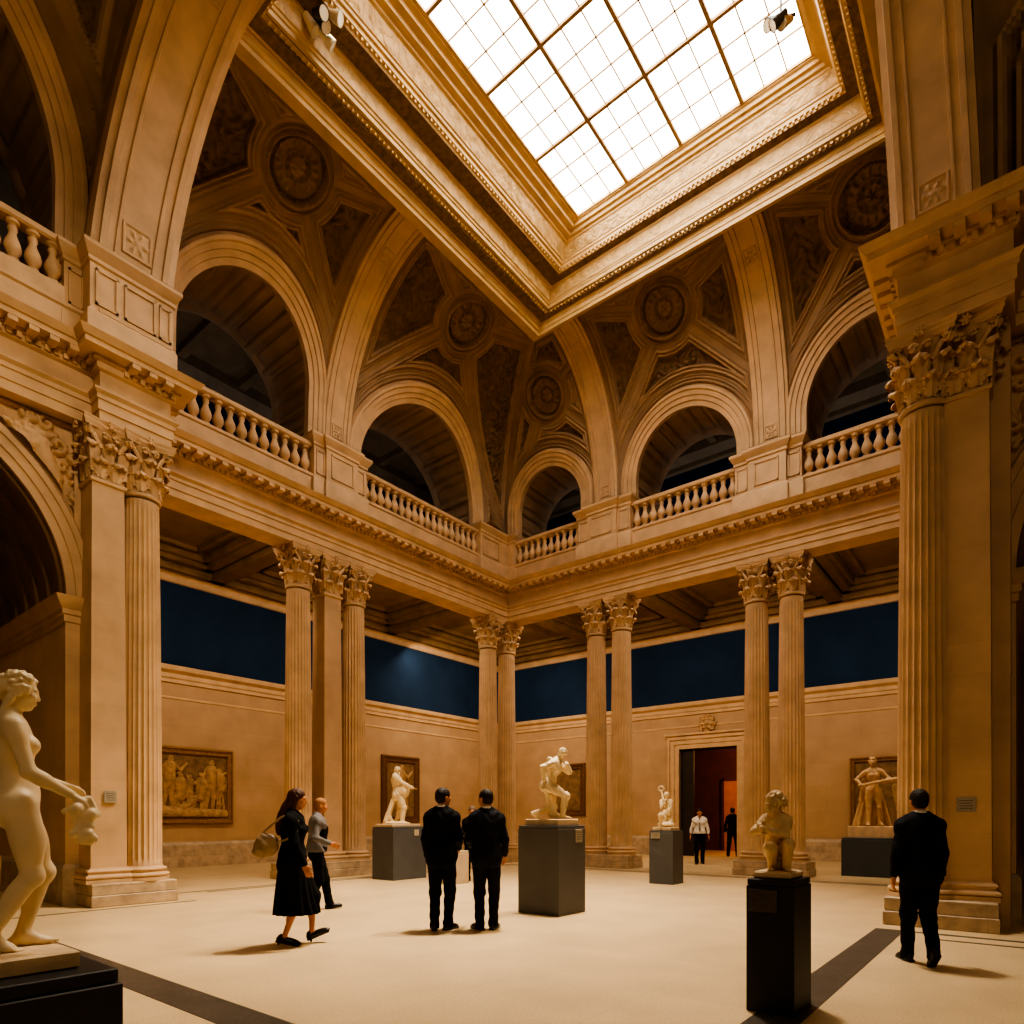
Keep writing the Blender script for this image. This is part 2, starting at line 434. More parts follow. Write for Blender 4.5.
cols = [(-12.3,4.88,'fluted column at the front corner of the left arched pier'),
        (XL,9.14,'nearer round fluted column of the trio on the left colonnade, beside the woman'),
        (XL,10.80,'farther round fluted column of the trio on the left colonnade, past the square pillar'),
        (XL,16.25,'left fluted column of the close pair at the far corner of the court'),
        (XL+.02,YR,'right fluted column of the close pair at the far corner of the court'),
        (-10.42,YR,'left fluted column of the pair between the striding statue and the small kneeling statue'),
        (-9.55,YR,'right fluted column of the pair between the striding statue and the small kneeling statue'),
        (-5.57,YR,'left fluted column of the pair right beside the dark doorway'),
        (-4.71,YR,'right fluted column of the pair behind the crouching statue'),
        (-1.15,10.6,'large fluted column behind the walking man on the right')]
for i, (x, y, lab) in enumerate(cols):
    o = proto if i == 0 else dup(proto); o.location = (x, y, .38)
    tag(o, lab, 'column', 'fluted columns round the court')
pil = [(-12.34,4.28,'flat pilaster left of the column on the left arched pier, with a small plaque'),
       (XL,9.97,'smooth square pillar between the two round columns on the left colonnade'),
       (-.66,10.72,'flat pilaster right of the large column on the right pier, with a plaque')]
for i, (x, y, lab) in enumerate(pil):
    o = sproto if i == 0 else dup(sproto); o.location = (x, y, .38); tag(o, lab, 'pilaster', 'square pilasters')
def plinth(x0, x1, y0, y1, lab):
    mb = MB(); mb.bevbox(x0-.015, x1+.015, y0-.015, y1+.015, 0, .19, .012); mb.bevbox(x0, x1, y0, y1, .19, .38, .012)
    tag(mb.build('plinth', M['base']), lab, 'plinth', 'stone column plinths')
plinth(-12.60,-11.88,3.97,5.30,'stone plinth under the left pier column and pilaster')
plinth(XL-.45,XL+.45,8.68,11.26,'long stone plinth under the trio on the left colonnade')
mb = MB()
for z0, z1, e in ((0,.19,.015),(.19,.38,0)):
    x0,x1,y0,y1,x2,y2 = XL-.45-e, XL+.45+e, 15.8-e, YR+.45+e, XL+.47+e, YR-.45-e
    mb.box(x0,x1,y0,y1,z0,z1)
tag(mb.build('plinth', M['base']), 'stone plinth under the corner pair of columns', 'plinth', 'stone column plinths')
plinth(-10.88,-9.1,YR-.45,YR+.45,'stone plinth under the columns left of the small kneeling statue')
plinth(-6.03,-4.25,YR-.45,YR+.45,'stone plinth under the column pair right of the doorway')
plinth(-1.57,-.31,10.18,11.25,'large stone plinth behind the legs of the walking man on the right')

# ---------------------------------------------------------------- arched pier walls (left and right)
def arch_panel(mb, T, a0, a1, z0, z1, c, r, zs, n=40, mi=0):
    """flat wall with arched opening; T(a,z) -> xyz"""
    L, R = c-r, c+r
    for u0, u1 in ((a0,L),(R,a1)):
        if u1 > u0: mb.add([T(u0,z0),T(u1,z0),T(u1,z1),T(u0,z1)], [(0,1,2,3)], mi)
    pts = [(c+r*math.cos(PI-PI*k/n), zs+r*math.sin(PI-PI*k/n)) for k in range(n+1)]
    vs = [T(a,z) for a, z in pts] + [T(a,z1) for a, z in pts]
    mb.add(vs, [(k, k+1, n+1+k+1, n+1+k) for k in range(n)], mi)
def archivolt(mb, T, c, r, zs, z0, prof, n=48, mi=0):
    """T(a,z,out); prof list of (dr,out)"""
    st = [(c-r, z0, -1, 0)] if z0 < zs else []
    pts = []
    if z0 < zs: pts.append((PI, z0))
    pts += [(PI-PI*k/n, None) for k in range(n+1)]
    if z0 < zs: pts.append((0, z0))
    vs = []
    for th, zz in pts:
        for dr, out in prof:
            a = c + (r+dr)*math.cos(th); z = zz if zz is not None else zs + (r+dr)*math.sin(th)
            vs.append(T(a, z, out))
    k = len(prof)
    mb.add(vs, [(i*k+j, i*k+j+1, (i+1)*k+j+1, (i+1)*k+j) for i in range(len(pts)-1) for j in range(k-1)], mi)
AV = [(0,-.05),(0,.05),(.13,.05),(.14,.08),(.28,.08),(.29,.11),(.38,.11),(.42,.06),(.44,-.02)]
TL = lambda a, z, o=0: (-12.6+o, a, z)
TR = lambda a, z, o=0: (a, 11.3-o, z)
for side, T, c, a0, a1, imp, r in (('left', TL, 1.23, -8, 4.7, 5.16, 2.58), ('right', TR, 2.5, -.9, 8, 4.85, 2.65)):
    mb = MB(); arch_panel(mb, T, a0, a1, 0, ZA+.1, c, r, imp)
    archivolt(mb, T, c, r, imp, imp, AV)
    # barrel passage behind the arch
    D = 5.5; n = 24
    for k in range(n):
        t0, t1 = PI-PI*k/n, PI-PI*(k+1)/n
        q = [(c+r*math.cos(t), imp+r*math.sin(t)) for t in (t0, t1)]
        mb.add([T(*q[0],0),T(*q[1],0),T(*q[1],-D),T(*q[0],-D)], [(0,1,2,3)], 1)
    for s_ in (-1, 1):
        mb.add([T(c+s_*r,0,0),T(c+s_*r,imp,0),T(c+s_*r,imp,-D),T(c+s_*r,0,-D)], [(0,1,2,3)], 0)
    for j in range(9):                      # coffer ribs of the barrel
        archivolt(mb, T, c, r-.06, imp, imp, [(0,-.25-j*.6),(.07,-.22-j*.6),(.07,-.10-j*.6),(0,-.07-j*.6),(0,-.25-j*.6)], 24, 1)
    mb.add([T(c-r,0,-D),T(c+r,0,-D),T(c+r,imp+r,-D),T(c-r,imp+r,-D)], [(0,1,2,3)], 1)
    if side == 'left':
        mb.box(-13.9,-12.63,3.99,5.26,0,ZA+.1)
    else:
        mb.box(-1.05,-.2,10.75,11.8,0,ZA+.1)
    struct(mb.build('wall_'+side+'_pier', [M['ashlar'], M['wood']], smooth=30))
    mb = MB()                               # impost mouldings
    ip = [(0,imp-.42),(.03,imp-.40),(.03,imp-.30),(.06,imp-.28),(.06,imp-.20),(.10,imp-.16),(.16,imp-.06),(.18,imp),(0,imp+.01)]
    if side == 'left':
        mb.moulding([(-12.6-D,c+r),(-12.6,c+r),(-12.6,4.35)], [(o,z) for o,z in ip])
    else:
        mb.moulding([(-.55,11.3),(c-r,11.3),(c-r,11.3+D)], ip)
    struct(mb.build('trim_%d' % (8 if side == 'left' else 9), M['stone'], smooth=30), 'impost moulding at the arch springing')
    mb = MB()
    bp = [(0,0),(.06,0),(.06,.62),(.03,.68),(0,.70)]
    if side == 'left': mb.moulding([(-12.6-D,c+r),(-12.6,c+r),(-12.6,4.1)], bp)
    else: mb.moulding([(-.3,11.3),(c-r,11.3),(c-r,11.3+D)], bp)
    struct(mb.build('baseboard_'+side, M['base']))

# relief helper: dome strokes give a height field
def relief_grid(nu, nv, W, H, strokes, base=0.0, noise=.004):
    xs_ = np.linspace(0, W, nu)[:,None]; ys_ = np.linspace(0, H, nv)[None,:]
    Z = np.zeros((nu,nv)) + base
    for (x0,y0,x1,y1,r0,r1,s_) in strokes:
        dx, dy = x1-x0, y1-y0; l2 = dx*dx+dy*dy+1e-9
        t = np.clip(((xs_-x0)*dx+(ys_-y0)*dy)/l2, 0, 1)
        d2 = (xs_-x0-t*dx)**2 + (ys_-y0-t*dy)**2; r = r0+(r1-r0)*t
        h = np.sqrt(np.maximum(0, r*r-d2))*s_ + base*0
        Z = np.maximum(Z, np.where(d2 < r*r, h+base, -1))
    Z += noise*(np.sin(xs_*61+np.sin(ys_*37)*2)*np.sin(ys_*53+np.sin(xs_*41)*2))
    return Z
def figure_strokes(x, y, h, lean=0, arm=.5, seed=0, flip=1, sit=False):
    """a draped relief figure as strokes; feet at (x,y), height h"""
    rnd = random.Random(seed); S = []; f = flip
    hipy = y + h*(.30 if sit else .5); hx = x + lean*.3
    shx, shy = hx + lean*.5, hipy + h*.32
    S.append((hx, hipy, shx, shy, .115*h, .13*h, .8))
    S.append((shx, shy+.13*h, shx+.02*f*h, shy+.165*h, .065*h, .06*h, 1.1))
    kx = .16*h*f if sit else .06*h*f
    S.append((hx+.02*h, hipy, x+kx, y+h*.26, .085*h, .06*h, .9)); S.append((x+kx, y+h*.26, x+kx*.6, y, .055*h, .035*h, .9))
    S.append((hx-.05*h, hipy, x-.07*h, y+h*.25, .085*h, .06*h, .8)); S.append((x-.07*h, y+h*.25, x-.10*h, y, .055*h, .035*h, .8))
    ex, ey = shx+.20*h*f, shy-.12*h+arm*.1*h
    S.append((shx+.10*h*f, shy, ex, ey, .05*h, .042*h, 1.0)); S.append((ex, ey, ex+.12*h*f, ey+arm*.22*h, .042*h, .03*h, 1.0))
    ex = shx-.19*h*f; S.append((shx-.1*h*f, shy, ex, shy-.17*h, .05*h, .042*h, .9)); S.append((ex, shy-.17*h, ex+.1*h*f, shy-.3*h, .042*h, .03*h, .9))
    for k in range(5):
        a = rnd.uniform(-.14,.14)*h; S.append((hx+a, hipy+rnd.uniform(0,.1)*h, x+a*1.8, y+rnd.uniform(0,.15)*h, .025*h, .035*h, .9))
    return S
def scrolls(cx, cy, r, n, seed, s=.5):
    rnd = random.Random(seed); S = []
    for k in range(n):
        a0 = rnd.uniform(0, 2*PI); q = r*rnd.uniform(.25,.5); x = cx + rnd.uniform(-1,1)*r; y = cy + rnd.uniform(-1,1)*r
        pr = None
        for j in range(9):
            w = a0 + j*.65; rr = q*(1-j/12); p = (x+rr*math.cos(w), y+rr*math.sin(w))
            if pr: S.append((pr[0],pr[1],p[0],p[1],.055*r+.012,.05*r+.01,s*1.6))
            pr = p
    return S
# carved spandrels
for side, T, c, imp, r0 in (('left', TL, 1.23, 5.16, 2.58), ('right', TR, 2.5, 4.85, 2.65)):
    r = r0+.5; W, H = 2.2, 2.35
    sgn = 1 if side == 'left' else -1
    # local frame: u from pier edge inward, v down from architrave
    St = []
    St += [(.5,.45,.80,.55,.13,.17,.9),(.80,.55,1.1,.35,.10,.11,.9),(1.3,.33,1.36,.25,.12,.11,1.2),(.5,.45,.25,.9,.16,.12,.7),(.25,.9,.2,1.5,.1,.05,.7),
           (1.0,.55,1.5,.55,.07,.05,.8),(1.5,.55,1.8,.3,.05,.04,.8),(.75,.4,.45,.16,.10,.05,.8),(.6,.35,.25,.2,.12,.05,.8)]
    for (a, b, q, m, sd) in ((.35,1.1,.28,4,1),(.28,1.55,.18,3,2),(.3,.3,.25,4,3),(1.4,.25,.2,4,4),(.9,.3,.3,4,5),(1.75,.2,.15,3,6),(.7,.85,.22,4,7),(.18,.7,.18,3,8),(.2,1.2,.2,4,9),(.55,.2,.2,4,10)):
        St += [(x0,y0,x1,y1,r0*1.5+.01,r1*1.4+.008,1.5) for x0,y0,x1,y1,r0,r1,s_ in scrolls(a, b, q*1.25, m, sd+(0 if side == 'left' else 20), .9)]
    nu, nv = 150, 160
    Z = relief_grid(nu, nv, W, H, St, 0, .004)
    ztop = ZA-.02; edge = c + sgn*(2.65+.50)
    edge = 3.97 if side == 'left' else -.30
    def P(i, j):
        u = .06 + W*i/(nu-1); v = .05+H*j/(nv-1)
        a = edge - sgn*u; z = ztop - v
        return T(a, z, .02 + min(.30, Z[i,j]*1.25))
    def keep(i, j):
        u = .06+W*i/(nu-1); v = .05+H*j/(nv-1); a = edge - sgn*u; z = ztop - v
        return math.hypot(a-c, z-imp) > r0+.48 or z < imp
    mb = MB(); mb.grid(P, nu, nv, keep=keep, flip=(side == 'left'))
    # raised frame of the spandrel
    for (u0,u1,v0,v1) in ((.0,.05,.0,2.5),(.0,2.4,.0,.05)):
        p = [T(edge-sgn*u, ztop-v, o) for u in (u0,u1) for v in (v0,v1) for o in (0,.07)]
        xs_, ys_, zs_ = zip(*p); mb.box(min(xs_),max(xs_),min(ys_),max(ys_),min(zs_),max(zs_))
    struct(mb.build('trim_%d' % (10 if side == 'left' else 11), M['stone'], smooth=60), 'carved winged figure and scrolls in the arch spandrel')

# ---------------------------------------------------------------- upper storey: coves, arches, ribs
class Cove:
    def __init__(s, kind, base, z0, a, b, sgn=1):
        s.k, s.base, s.z0, s.a, s.b = kind, base, z0, a, b
        s.ph = np.linspace(0, PI/2, 200)
        ds = np.hypot(np.diff(s.a*(1-np.cos(s.ph))), np.diff(s.b*np.sin(s.ph)))
        s.q = np.concatenate([[0], np.cumsum(ds)])
    def phi(s, z): return math.asin(min(1, max(0, (z-s.z0)/s.b)))
    def phq(s, q): return float(np.interp(q, s.q, s.ph))
    def qphi(s, ph): return float(np.interp(ph, s.ph, s.q))
    def P(s, p, ph, n=0.0):
        c, d = math.cos(ph), math.sin(ph)
        nx, nz = s.b*c, -s.a*d; l = math.hypot(nx, nz)
        o = s.a*(1-c) + n*nx/l; z = s.z0 + s.b*d + n*nz/l
        return (s.base+o, p, z) if s.k == 'L' else (p, s.base-o, z)
    def Pz(s, p, z, n=0.0):
        if z < s.z0: return (s.base+n, p, z) if s.k == 'L' else (p, s.base-n, z)
        return s.P(p, s.phi(z), n)
    def wall(s, p, z, o):
        return (s.base+o, p, z) if s.k == 'L' else (p, s.base-o, z)
CL = Cove('L', XL-.0, ZP, 3.35, 4.35)
CR = Cove('R', YR+.0, ZP, 2.7, 4.35)
CN = Cove('L', -12.6, ZP, 3.0, 4.6)
CE = Cove('R', 11.3, ZC, 3.0, 5.6)
def sstep(x, a, b):
    t = np.clip((x-a)/(b-a), 0, 1); return t*t*(3-2*t)
def bay(name, cv, p0, p1, ac, ar, zs, med, R, hi=None, lo=None, med2=None, h=.021):
    """carved vault cell: grid displaced by panels and medallions, hole for the arch.
    hi/lo(phi): mitred ends"""
    Q = cv.q[-1]; nv = int(Q/h); nu = int((p1-p0)/h)
    ph = np.array([cv.phq(Q*j/(nv-1)) for j in range(nv)]); q = np.linspace(0, Q, nv)
    hiv = np.array([hi(f) if hi else p1 for f in ph]); lov = np.array([lo(f) if lo else p0 for f in ph])
    U = np.linspace(0,1,nu)[:,None]; Pp = lov[None,:] + (hiv-lov)[None,:]*U
    Zz = (cv.z0 + cv.b*np.sin(ph))[None,:]; Qq = np.broadcast_to(q[None,:], Pp.shape)
    ad = np.where(Zz > zs, np.hypot(Pp-ac, Zz-zs), np.abs(Pp-ac))
    meds = [(med[0], med[1], R)] + ([med2] if med2 else [])
    H = np.zeros_like(Pp); rec = np.zeros_like(Pp)
    dpan = np.maximum.reduce([lov[None,:]+.22-Pp, Pp-(hiv[None,:]-.22), (Qq-(Q-.55)), (ar+.72)-ad, .3-Qq])
    for mi, (mp, mq, mr) in enumerate(meds):
        x, y = Pp-mp, Qq-mq; rd = np.hypot(x, y); th = np.arctan2(y, x)
        dpan = np.maximum(dpan, mr+.27-rd)
        angs = (.35,1.75,2.70,4.0,5.45); bw = .15
        for k, an in enumerate(angs):
            along = x*math.cos(an)+y*math.sin(an); cr = np.abs(-x*math.sin(an)+y*math.cos(an))
            dpan = np.maximum(dpan, np.where(along > 0, bw-cr, -1))
    # panel moulding profile
    H += .085*np.exp(-((dpan+.03)/.03)**2) + .06*np.exp(-((dpan+.115)/.024)**2) + .04*np.exp(-((dpan-.055)/.02)**2)
    ins = sstep(-dpan, .13, .17)
    H -= .09*ins
    orn = np.sin(Pp*17+2.2*np.sin(Qq*9))*np.sin(Qq*16+2.2*np.sin(Pp*11)) + .4*np.sin(Pp*37+3*np.sin(Qq*23))*np.sin(Qq*33)
    H += .085*ins*np.clip(orn, -.2, 1.2)*sstep(-dpan, .16, .22)
    # extrados band following the arch
    H += .07*np.exp(-((ad-ar-.52)/.03)**2) + .05*np.exp(-((ad-ar-.60)/.022)**2)
    for (mp, mq, mr) in meds:
        x, y = Pp-mp, Qq-mq; rd = np.hypot(x, y)/mr; th = np.arctan2(y, x); ok = rd < 1.35
        g = .075*np.exp(-((rd-1.0)/.055)**2) + .04*np.exp(-((rd-1.17)/.03)**2) + .05*np.exp(-((rd-.78)/.03)**2) + .04*np.exp(-((rd-.45)/.03)**2)
        g -= .05*(rd < .95)
        g += .045*np.clip(np.cos(16*th),-.3,1)*np.exp(-((rd-.62)/.10)**2)
        g += .03*np.clip(np.cos(40*th),-.2,1)*np.exp(-((rd-.88)/.05)**2)
        g += .07*np.clip(.6+.4*np.cos(6*th),0,1)*np.exp(-(rd/.22)**2) + .035*np.clip(np.cos(8*th),-.2,1)*np.exp(-((rd-.32)/.07)**2)
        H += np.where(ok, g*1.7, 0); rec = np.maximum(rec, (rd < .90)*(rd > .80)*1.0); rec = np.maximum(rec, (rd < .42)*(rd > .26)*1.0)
    mb = MB()
    inside = ad < ar+.05
    keep = lambda i, j: not (inside[i,j] and inside[i+1,j] and inside[i,j+1] and inside[i+1,j+1])
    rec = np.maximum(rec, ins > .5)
    Pl = Pp.tolist(); Hl = H.tolist()
    mb.grid(lambda i, j: cv.P(Pl[i][j], ph[j], Hl[i][j]), nu, nv, keep=keep, flip=(cv.k == 'R'))
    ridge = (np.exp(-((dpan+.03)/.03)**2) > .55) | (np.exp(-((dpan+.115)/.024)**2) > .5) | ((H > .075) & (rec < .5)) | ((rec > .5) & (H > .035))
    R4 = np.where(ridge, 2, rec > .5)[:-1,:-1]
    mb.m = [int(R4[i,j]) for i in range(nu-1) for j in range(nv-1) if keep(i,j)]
    return struct(mb.build(name, [M['vault'], M['vaultshade'], M['vaultlit']], smooth=70), 'carved plaster vault cell with round medallion')
def upper_arch(idx, cv, ac, ar, zs, zlow, back=1.5):
    mb = MB()
    T = lambda a, z, o: cv.Pz(a, z, o)
    prof = [(-.02,-.1),(-.02,.07),(.10,.07),(.11,.10),(.22,.10),(.23,.13),(.33,.13),(.36,.16),(.42,.15),(.46,.05),(.48,-.05)]
    archivolt(mb, T, ac, ar, zs, zlow, prof, 56, 0)
    # coffered intrados
    n, m = 132, 26; seq = []
    ja = int(max(2, (zs-zlow)/.06))
    for k in range(ja): seq.append((ac-ar, zlow+(zs-zlow)*k/ja, -1, 0))
    for k in range(n+1):
        t = PI-PI*k/n; seq.append((ac+ar*math.cos(t), zs+ar*math.sin(t), math.cos(t), math.sin(t)))
    for k in range(1, ja+1): seq.append((ac+ar, zs-(zs-zlow)*k/ja, 1, 0))
    L = 0; ls = [0]
    for A, B in zip(seq[:-1], seq[1:]): L += math.hypot(B[0]-A[0], B[1]-A[1]); ls.append(L)
    nc = max(6, round(L/.62))
    vs = []
    for i, (a, z, ca, sa) in enumerate(seq):
        front = cv.Pz(a, z, .05); fo = (front[0]-cv.base) if cv.k == 'L' else (cv.base-front[1])
        f = (ls[i]/L*nc) % 1; du = min(f, 1-f)*L/nc
        for j in range(m+1):
            t = j/m; o = fo + (-back-fo)*t; dv = min(abs(o-(-back)), abs(fo-o))-.12
            d = min(du-.06, dv) ; rec = .085*max(0, min(1, d/.04)); d2 = d-.10
            rec -= .05*max(0, min(1, d2/.03))
            vs.append(cv.wall(a+ca*rec, z+sa*rec, o))
    k = m+1
    mb.add(vs, [(i*k+j, i*k+j+1, (i+1)*k+j+1, (i+1)*k+j) for i in range(len(seq)-1) for j in range(m)], 1)
    struct(mb.build('trim_%d' % idx, [M['stone'], M['vault']], smooth=40), 'moulded gallery arch with coffered soffit')
def rib(idx, cv, p0, p1, phmax=1.45, lean=0, z0=None, orn=True, th=.0):
    w = p1-p0
    prof = [(0,-.15),(0,.13+th),(.08*w,.15+th),(.09*w,.19+th),(.16*w,.19+th),(.17*w,.155+th),(.83*w,.155+th),(.84*w,.19+th),(.91*w,.19+th),(.92*w,.15+th),(w,.13+th),(w,-.15)]
    if w > .7:
        prof = prof[:6] + [(.25*w,.155+th),(.26*w,.18+th),(.29*w,.18+th),(.30*w,.155+th),(.70*w,.155+th),(.71*w,.18+th),(.74*w,.18+th),(.75*w,.155+th)] + prof[6:]
    mb = MB(); n = 40; vs = []; fs = []; k = len(prof)
    for i in range(n+1):
        f = phmax*i/n
        for dp, o in prof: vs.append(cv.P(p0+dp+lean*math.sin(f), f, o))
    fs = [(i*k+j, i*k+j+1, (i+1)*k+j+1, (i+1)*k+j) for i in range(n) for j in range(k-1)]
    mb.add(vs, fs)
    if orn:                                   # square rosettes at the rib ends
        for fc in (.10, phmax*.80):
            cp = p0+w/2+lean*math.sin(fc); s_ = .19*w
            ns = 22; qc = cv.qphi(fc)
            def P(i, j):
                a = -1+2*i/(ns-1); b = -1+2*j/(ns-1); rr = math.hypot(a,b); t = math.atan2(b,a)
                e = max(abs(a),abs(b)); hh = .02*(e > .8) + .035*max(0,math.cos(6*t))*math.exp(-((rr-.5)/.2)**2) + .03*math.exp(-(rr/.2)**2)
                if e > .97: hh = -.03
                return cv.P(cp+a*s_, cv.phq(qc+b*s_*1.15), .16+th+hh)
            mb.grid(P, ns, ns, flip=(cv.k == 'R'))
    return struct(mb.build('trim_%d' % idx, M['stone'], smooth=35), 'moulded stone vault rib')
qm = lambda cv, f: f*cv.q[-1]
mitL = lambda f: YR - CR.a*(1-math.cos(f))
mitR = lambda f: XL + CL.a*(1-math.cos(f))
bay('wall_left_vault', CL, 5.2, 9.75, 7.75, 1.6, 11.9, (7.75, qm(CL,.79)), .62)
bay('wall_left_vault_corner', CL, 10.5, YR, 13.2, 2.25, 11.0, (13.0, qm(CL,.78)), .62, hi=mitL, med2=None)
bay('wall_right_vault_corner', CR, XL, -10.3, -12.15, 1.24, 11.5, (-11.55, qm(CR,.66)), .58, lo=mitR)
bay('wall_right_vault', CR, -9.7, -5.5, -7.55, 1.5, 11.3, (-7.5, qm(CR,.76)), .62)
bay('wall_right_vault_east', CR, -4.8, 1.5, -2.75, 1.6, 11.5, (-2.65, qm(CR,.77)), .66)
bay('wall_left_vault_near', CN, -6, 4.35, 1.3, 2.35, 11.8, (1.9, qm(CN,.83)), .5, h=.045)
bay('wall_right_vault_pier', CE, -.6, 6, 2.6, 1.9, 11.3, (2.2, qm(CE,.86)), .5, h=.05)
for i, (cv, ac, ar, zs, zl) in enumerate(((CL,7.75,1.6,11.9,ZB),(CL,13.2,2.25,11.0,ZB),(CR,-12.15,1.24,11.5,ZB),(CR,-7.55,1.5,11.3,ZB),(CR,-2.75,1.6,11.5,ZB),(CN,1.3,2.35,11.8,ZB),(CE,2.6,1.9,11.3,ZC))):
    upper_arch(20+i, cv, ac, ar, zs, zl)
rib(31, CL, 9.72, 10.58); rib(32, CR, -10.42, -9.62); rib(33, CR, -5.6, -4.72)
CNR = Cove('L', -12.15, ZP, 3.2, 4.2)
rib(34, CNR, 3.98, 5.3, 1.5, .4, th=.0)
CER = Cove('R', 10.5, ZC, 3.2, 6.0)
rib(35, CER, -1.50, -.48, 1.5, -.25)
# closing webs between big ribs and the vault behind them
mb = MB()
for i in range(30):
    f0, f1 = 1.5*i/30, 1.5*(i+1)/30
    for yy, ln in ((5.3,.4),(3.98,.4)):
        a, b = CNR.P(yy+ln*math.sin(f0), f0, 0), CNR.P(yy+ln*math.sin(f1), f1, 0)
        mb.add([a, b, (-14.2,b[1],b[2]), (-14.2,a[1],a[2])], [(0,1,2,3)])
    for xx in (-1.5,-.48):
        a, b = CER.P(xx-.25*math.sin(f0), f0, 0), CER.P(xx-.25*math.sin(f1), f1, 0)
        mb.add([a, b, (b[0],11.6,b[2]), (a[0],11.6,a[2])], [(0,1,2,3)])
struct(mb.build('trim_36', M['vault']), 'plain webs behind the big ribs')

# ---------------------------------------------------------------- gallery rooms behind the arches
mb = MB()
GX, GY = XL-4.0, YR+3.8
mb.add([(GX,-8,9.4),(GX,GY,9.4),(GX,GY,14.0),(GX,-8,14.0)], [(0,1,2,3)], 0)
mb.add([(GX,GY,9.4),(8,GY,9.4),(8,GY,14.0),(GX,GY,14.0)], [(0,1,2,3)], 0)
mb.add([(GX,-8,14.0),(GX,GY,14.0),(XL-.2,GY,14.0),(XL-.2,-8,14.0)], [(0,1,2,3)], 1)
mb.add([(XL-.2,YR+.2,14.0),(8,YR+.2,14.0),(8,GY,14.0),(XL-.2,GY,14.0)], [(0,1,2,3)], 1)
mb.moulding([(GX,-8),(GX,GY),(8,GY)], [(0,13.3),(.1,13.35),(.1,13.5),(.3,13.7),(.3,14.0),(0,14.0)], mi=1)
for k in range(14):
    y = -4+k*1.7
    if y < GY-.5: mb.box(GX+.2, XL-1.2, y, y+.22, 13.78, 14.02, 1)
    x = -15+k*1.7
    mb.box(x, x+.22, YR+1.2, GY-.2, 13.78, 14.02, 1)
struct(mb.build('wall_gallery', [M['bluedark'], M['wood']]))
mb = MB(); mb.box(GX, XL-.29, -8, GY, 9.4, 9.55); mb.box(XL-.29, 8, YR+.29, GY, 9.4, 9.55)
mb.box(2.5-3.2, 8, 11.6, 15, 9.3, 9.5)
struct(mb.build('floor_gallery', M['dado']))
mb = MB()                                    # dark room behind the right pier arch
mb.add([(-.6,15,9.3),(8,15,9.3),(8,15,15),(-.6,15,15)], [(0,1,2,3)], 0)
mb.add([(-.6,11.6,9.3),(-.6,15,9.3),(-.6,15,15),(-.6,11.6,15)], [(0,1,2,3)], 0)
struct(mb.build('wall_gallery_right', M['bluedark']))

# ---------------------------------------------------------------- gallery pedestals and balustrades
def ped_block(mb, x0, x1, y0, y1, panels=()):
    fp = [(x0,y0),(x0,y1),(x1,y1),(x1,y0)]
    fp = [(x0,y0),(x1,y0),(x1,y1),(x0,y1)]
    mb.moulding(fp, [(-.05,ZC),(.05,ZC),(.05,ZC+.52),(.03,ZC+.56),(0,ZC+.60),(0,ZP-.30),(.03,ZP-.28),(.03,ZP-.22),(.06,ZP-.18),(.12,ZP-.08),(.12,ZP-.02),(.06,ZP),(-.05,ZP)], closed=True)
    mb.add([(x0-.1,y0-.1,ZP),(x1+.1,y0-.1,ZP),(x1+.1,y1+.1,ZP),(x0-.1,y1+.1,ZP)], [(0,1,2,3)])
    for face, a0, a1 in panels:
        z0, z1, t = ZC+.68, ZP-.38, .035
        for b0, b1, c0, c1 in ((a0,a1,z0,z0+t),(a0,a1,z1-t,z1),(a0,a0+t,z0,z1),(a1-t,a1,z0,z1)):
            if face == 'x': mb.box(x1-.01, x1+.025, b0, b1, c0, c1)
            else: mb.box(b0, b1, y0-.025, y0+.01, c0, c1)
def ped(lab, blocks):
    mb = MB()
    for b in blocks: ped_block(mb, *b)
    tag(mb.build('gallery_pedestal', M['stone'], smooth=30), lab, 'pedestal', 'panelled pedestals between the gallery balustrades')
ped('panelled gallery pedestal above the left pier column', [(-14.2,-12.36,3.72,4.1,[('x',3.78,4.0)]), (-14.2,-12.02,3.98,5.3,[('x',4.06,4.4),('x',4.5,5.0),('x',5.06,5.26)])])
ped('panelled gallery pedestal above the trio of left columns', [(-14.2,-13.66,9.36,10.95,[('x',9.42,9.66),('x',10.62,10.88)]), (-14.2,-13.58,9.66,10.62,[('x',9.8,10.48)])])
mb = MB(); ped_block(mb, -14.2,-13.66,15.5,17.4,[('x',15.6,16.4)]); ped_block(mb, -14.2,-13.4,16.84,17.4,[])
tag(mb.build('gallery_pedestal', M['stone'], smooth=30), 'panelled gallery pedestal in the far corner of the court', 'pedestal', 'panelled pedestals between the gallery balustrades')
ped('panelled gallery pedestal above the columns left of the doorway', [(-10.88,-9.08,YR-.34,17.4,[('y',-10.84,-10.5),('y',-9.45,-9.12)]), (-10.5,-9.5,YR-.42,17.4,[('y',-10.35,-9.65)])])
ped('panelled gallery pedestal above the columns right of the doorway', [(-6.02,-4.38,YR-.34,17.4,[('y',-5.98,-5.7),('y',-4.7,-4.42)]), (-5.66,-4.72,YR-.42,17.4,[('y',-5.5,-4.9)])])
BAL = [(.06,0),(.10,0),(.10,.05),(.07,.065),(.085,.08),(.06,.10),(.085,.14),(.118,.20),(.122,.25),(.105,.32),(.065,.41),(.05,.48),(.07,.52),(.07,.545),(.05,.56),(.06,.59),(.098,.61),(.098,.665),(.06,.665)]
mb = MB(); mb.lathe(BAL, n=14); BALM = mb.build('baluster', M['stone'], smooth=45)
bal_mesh = BALM.data; bpy.data.objects.remove(BALM)
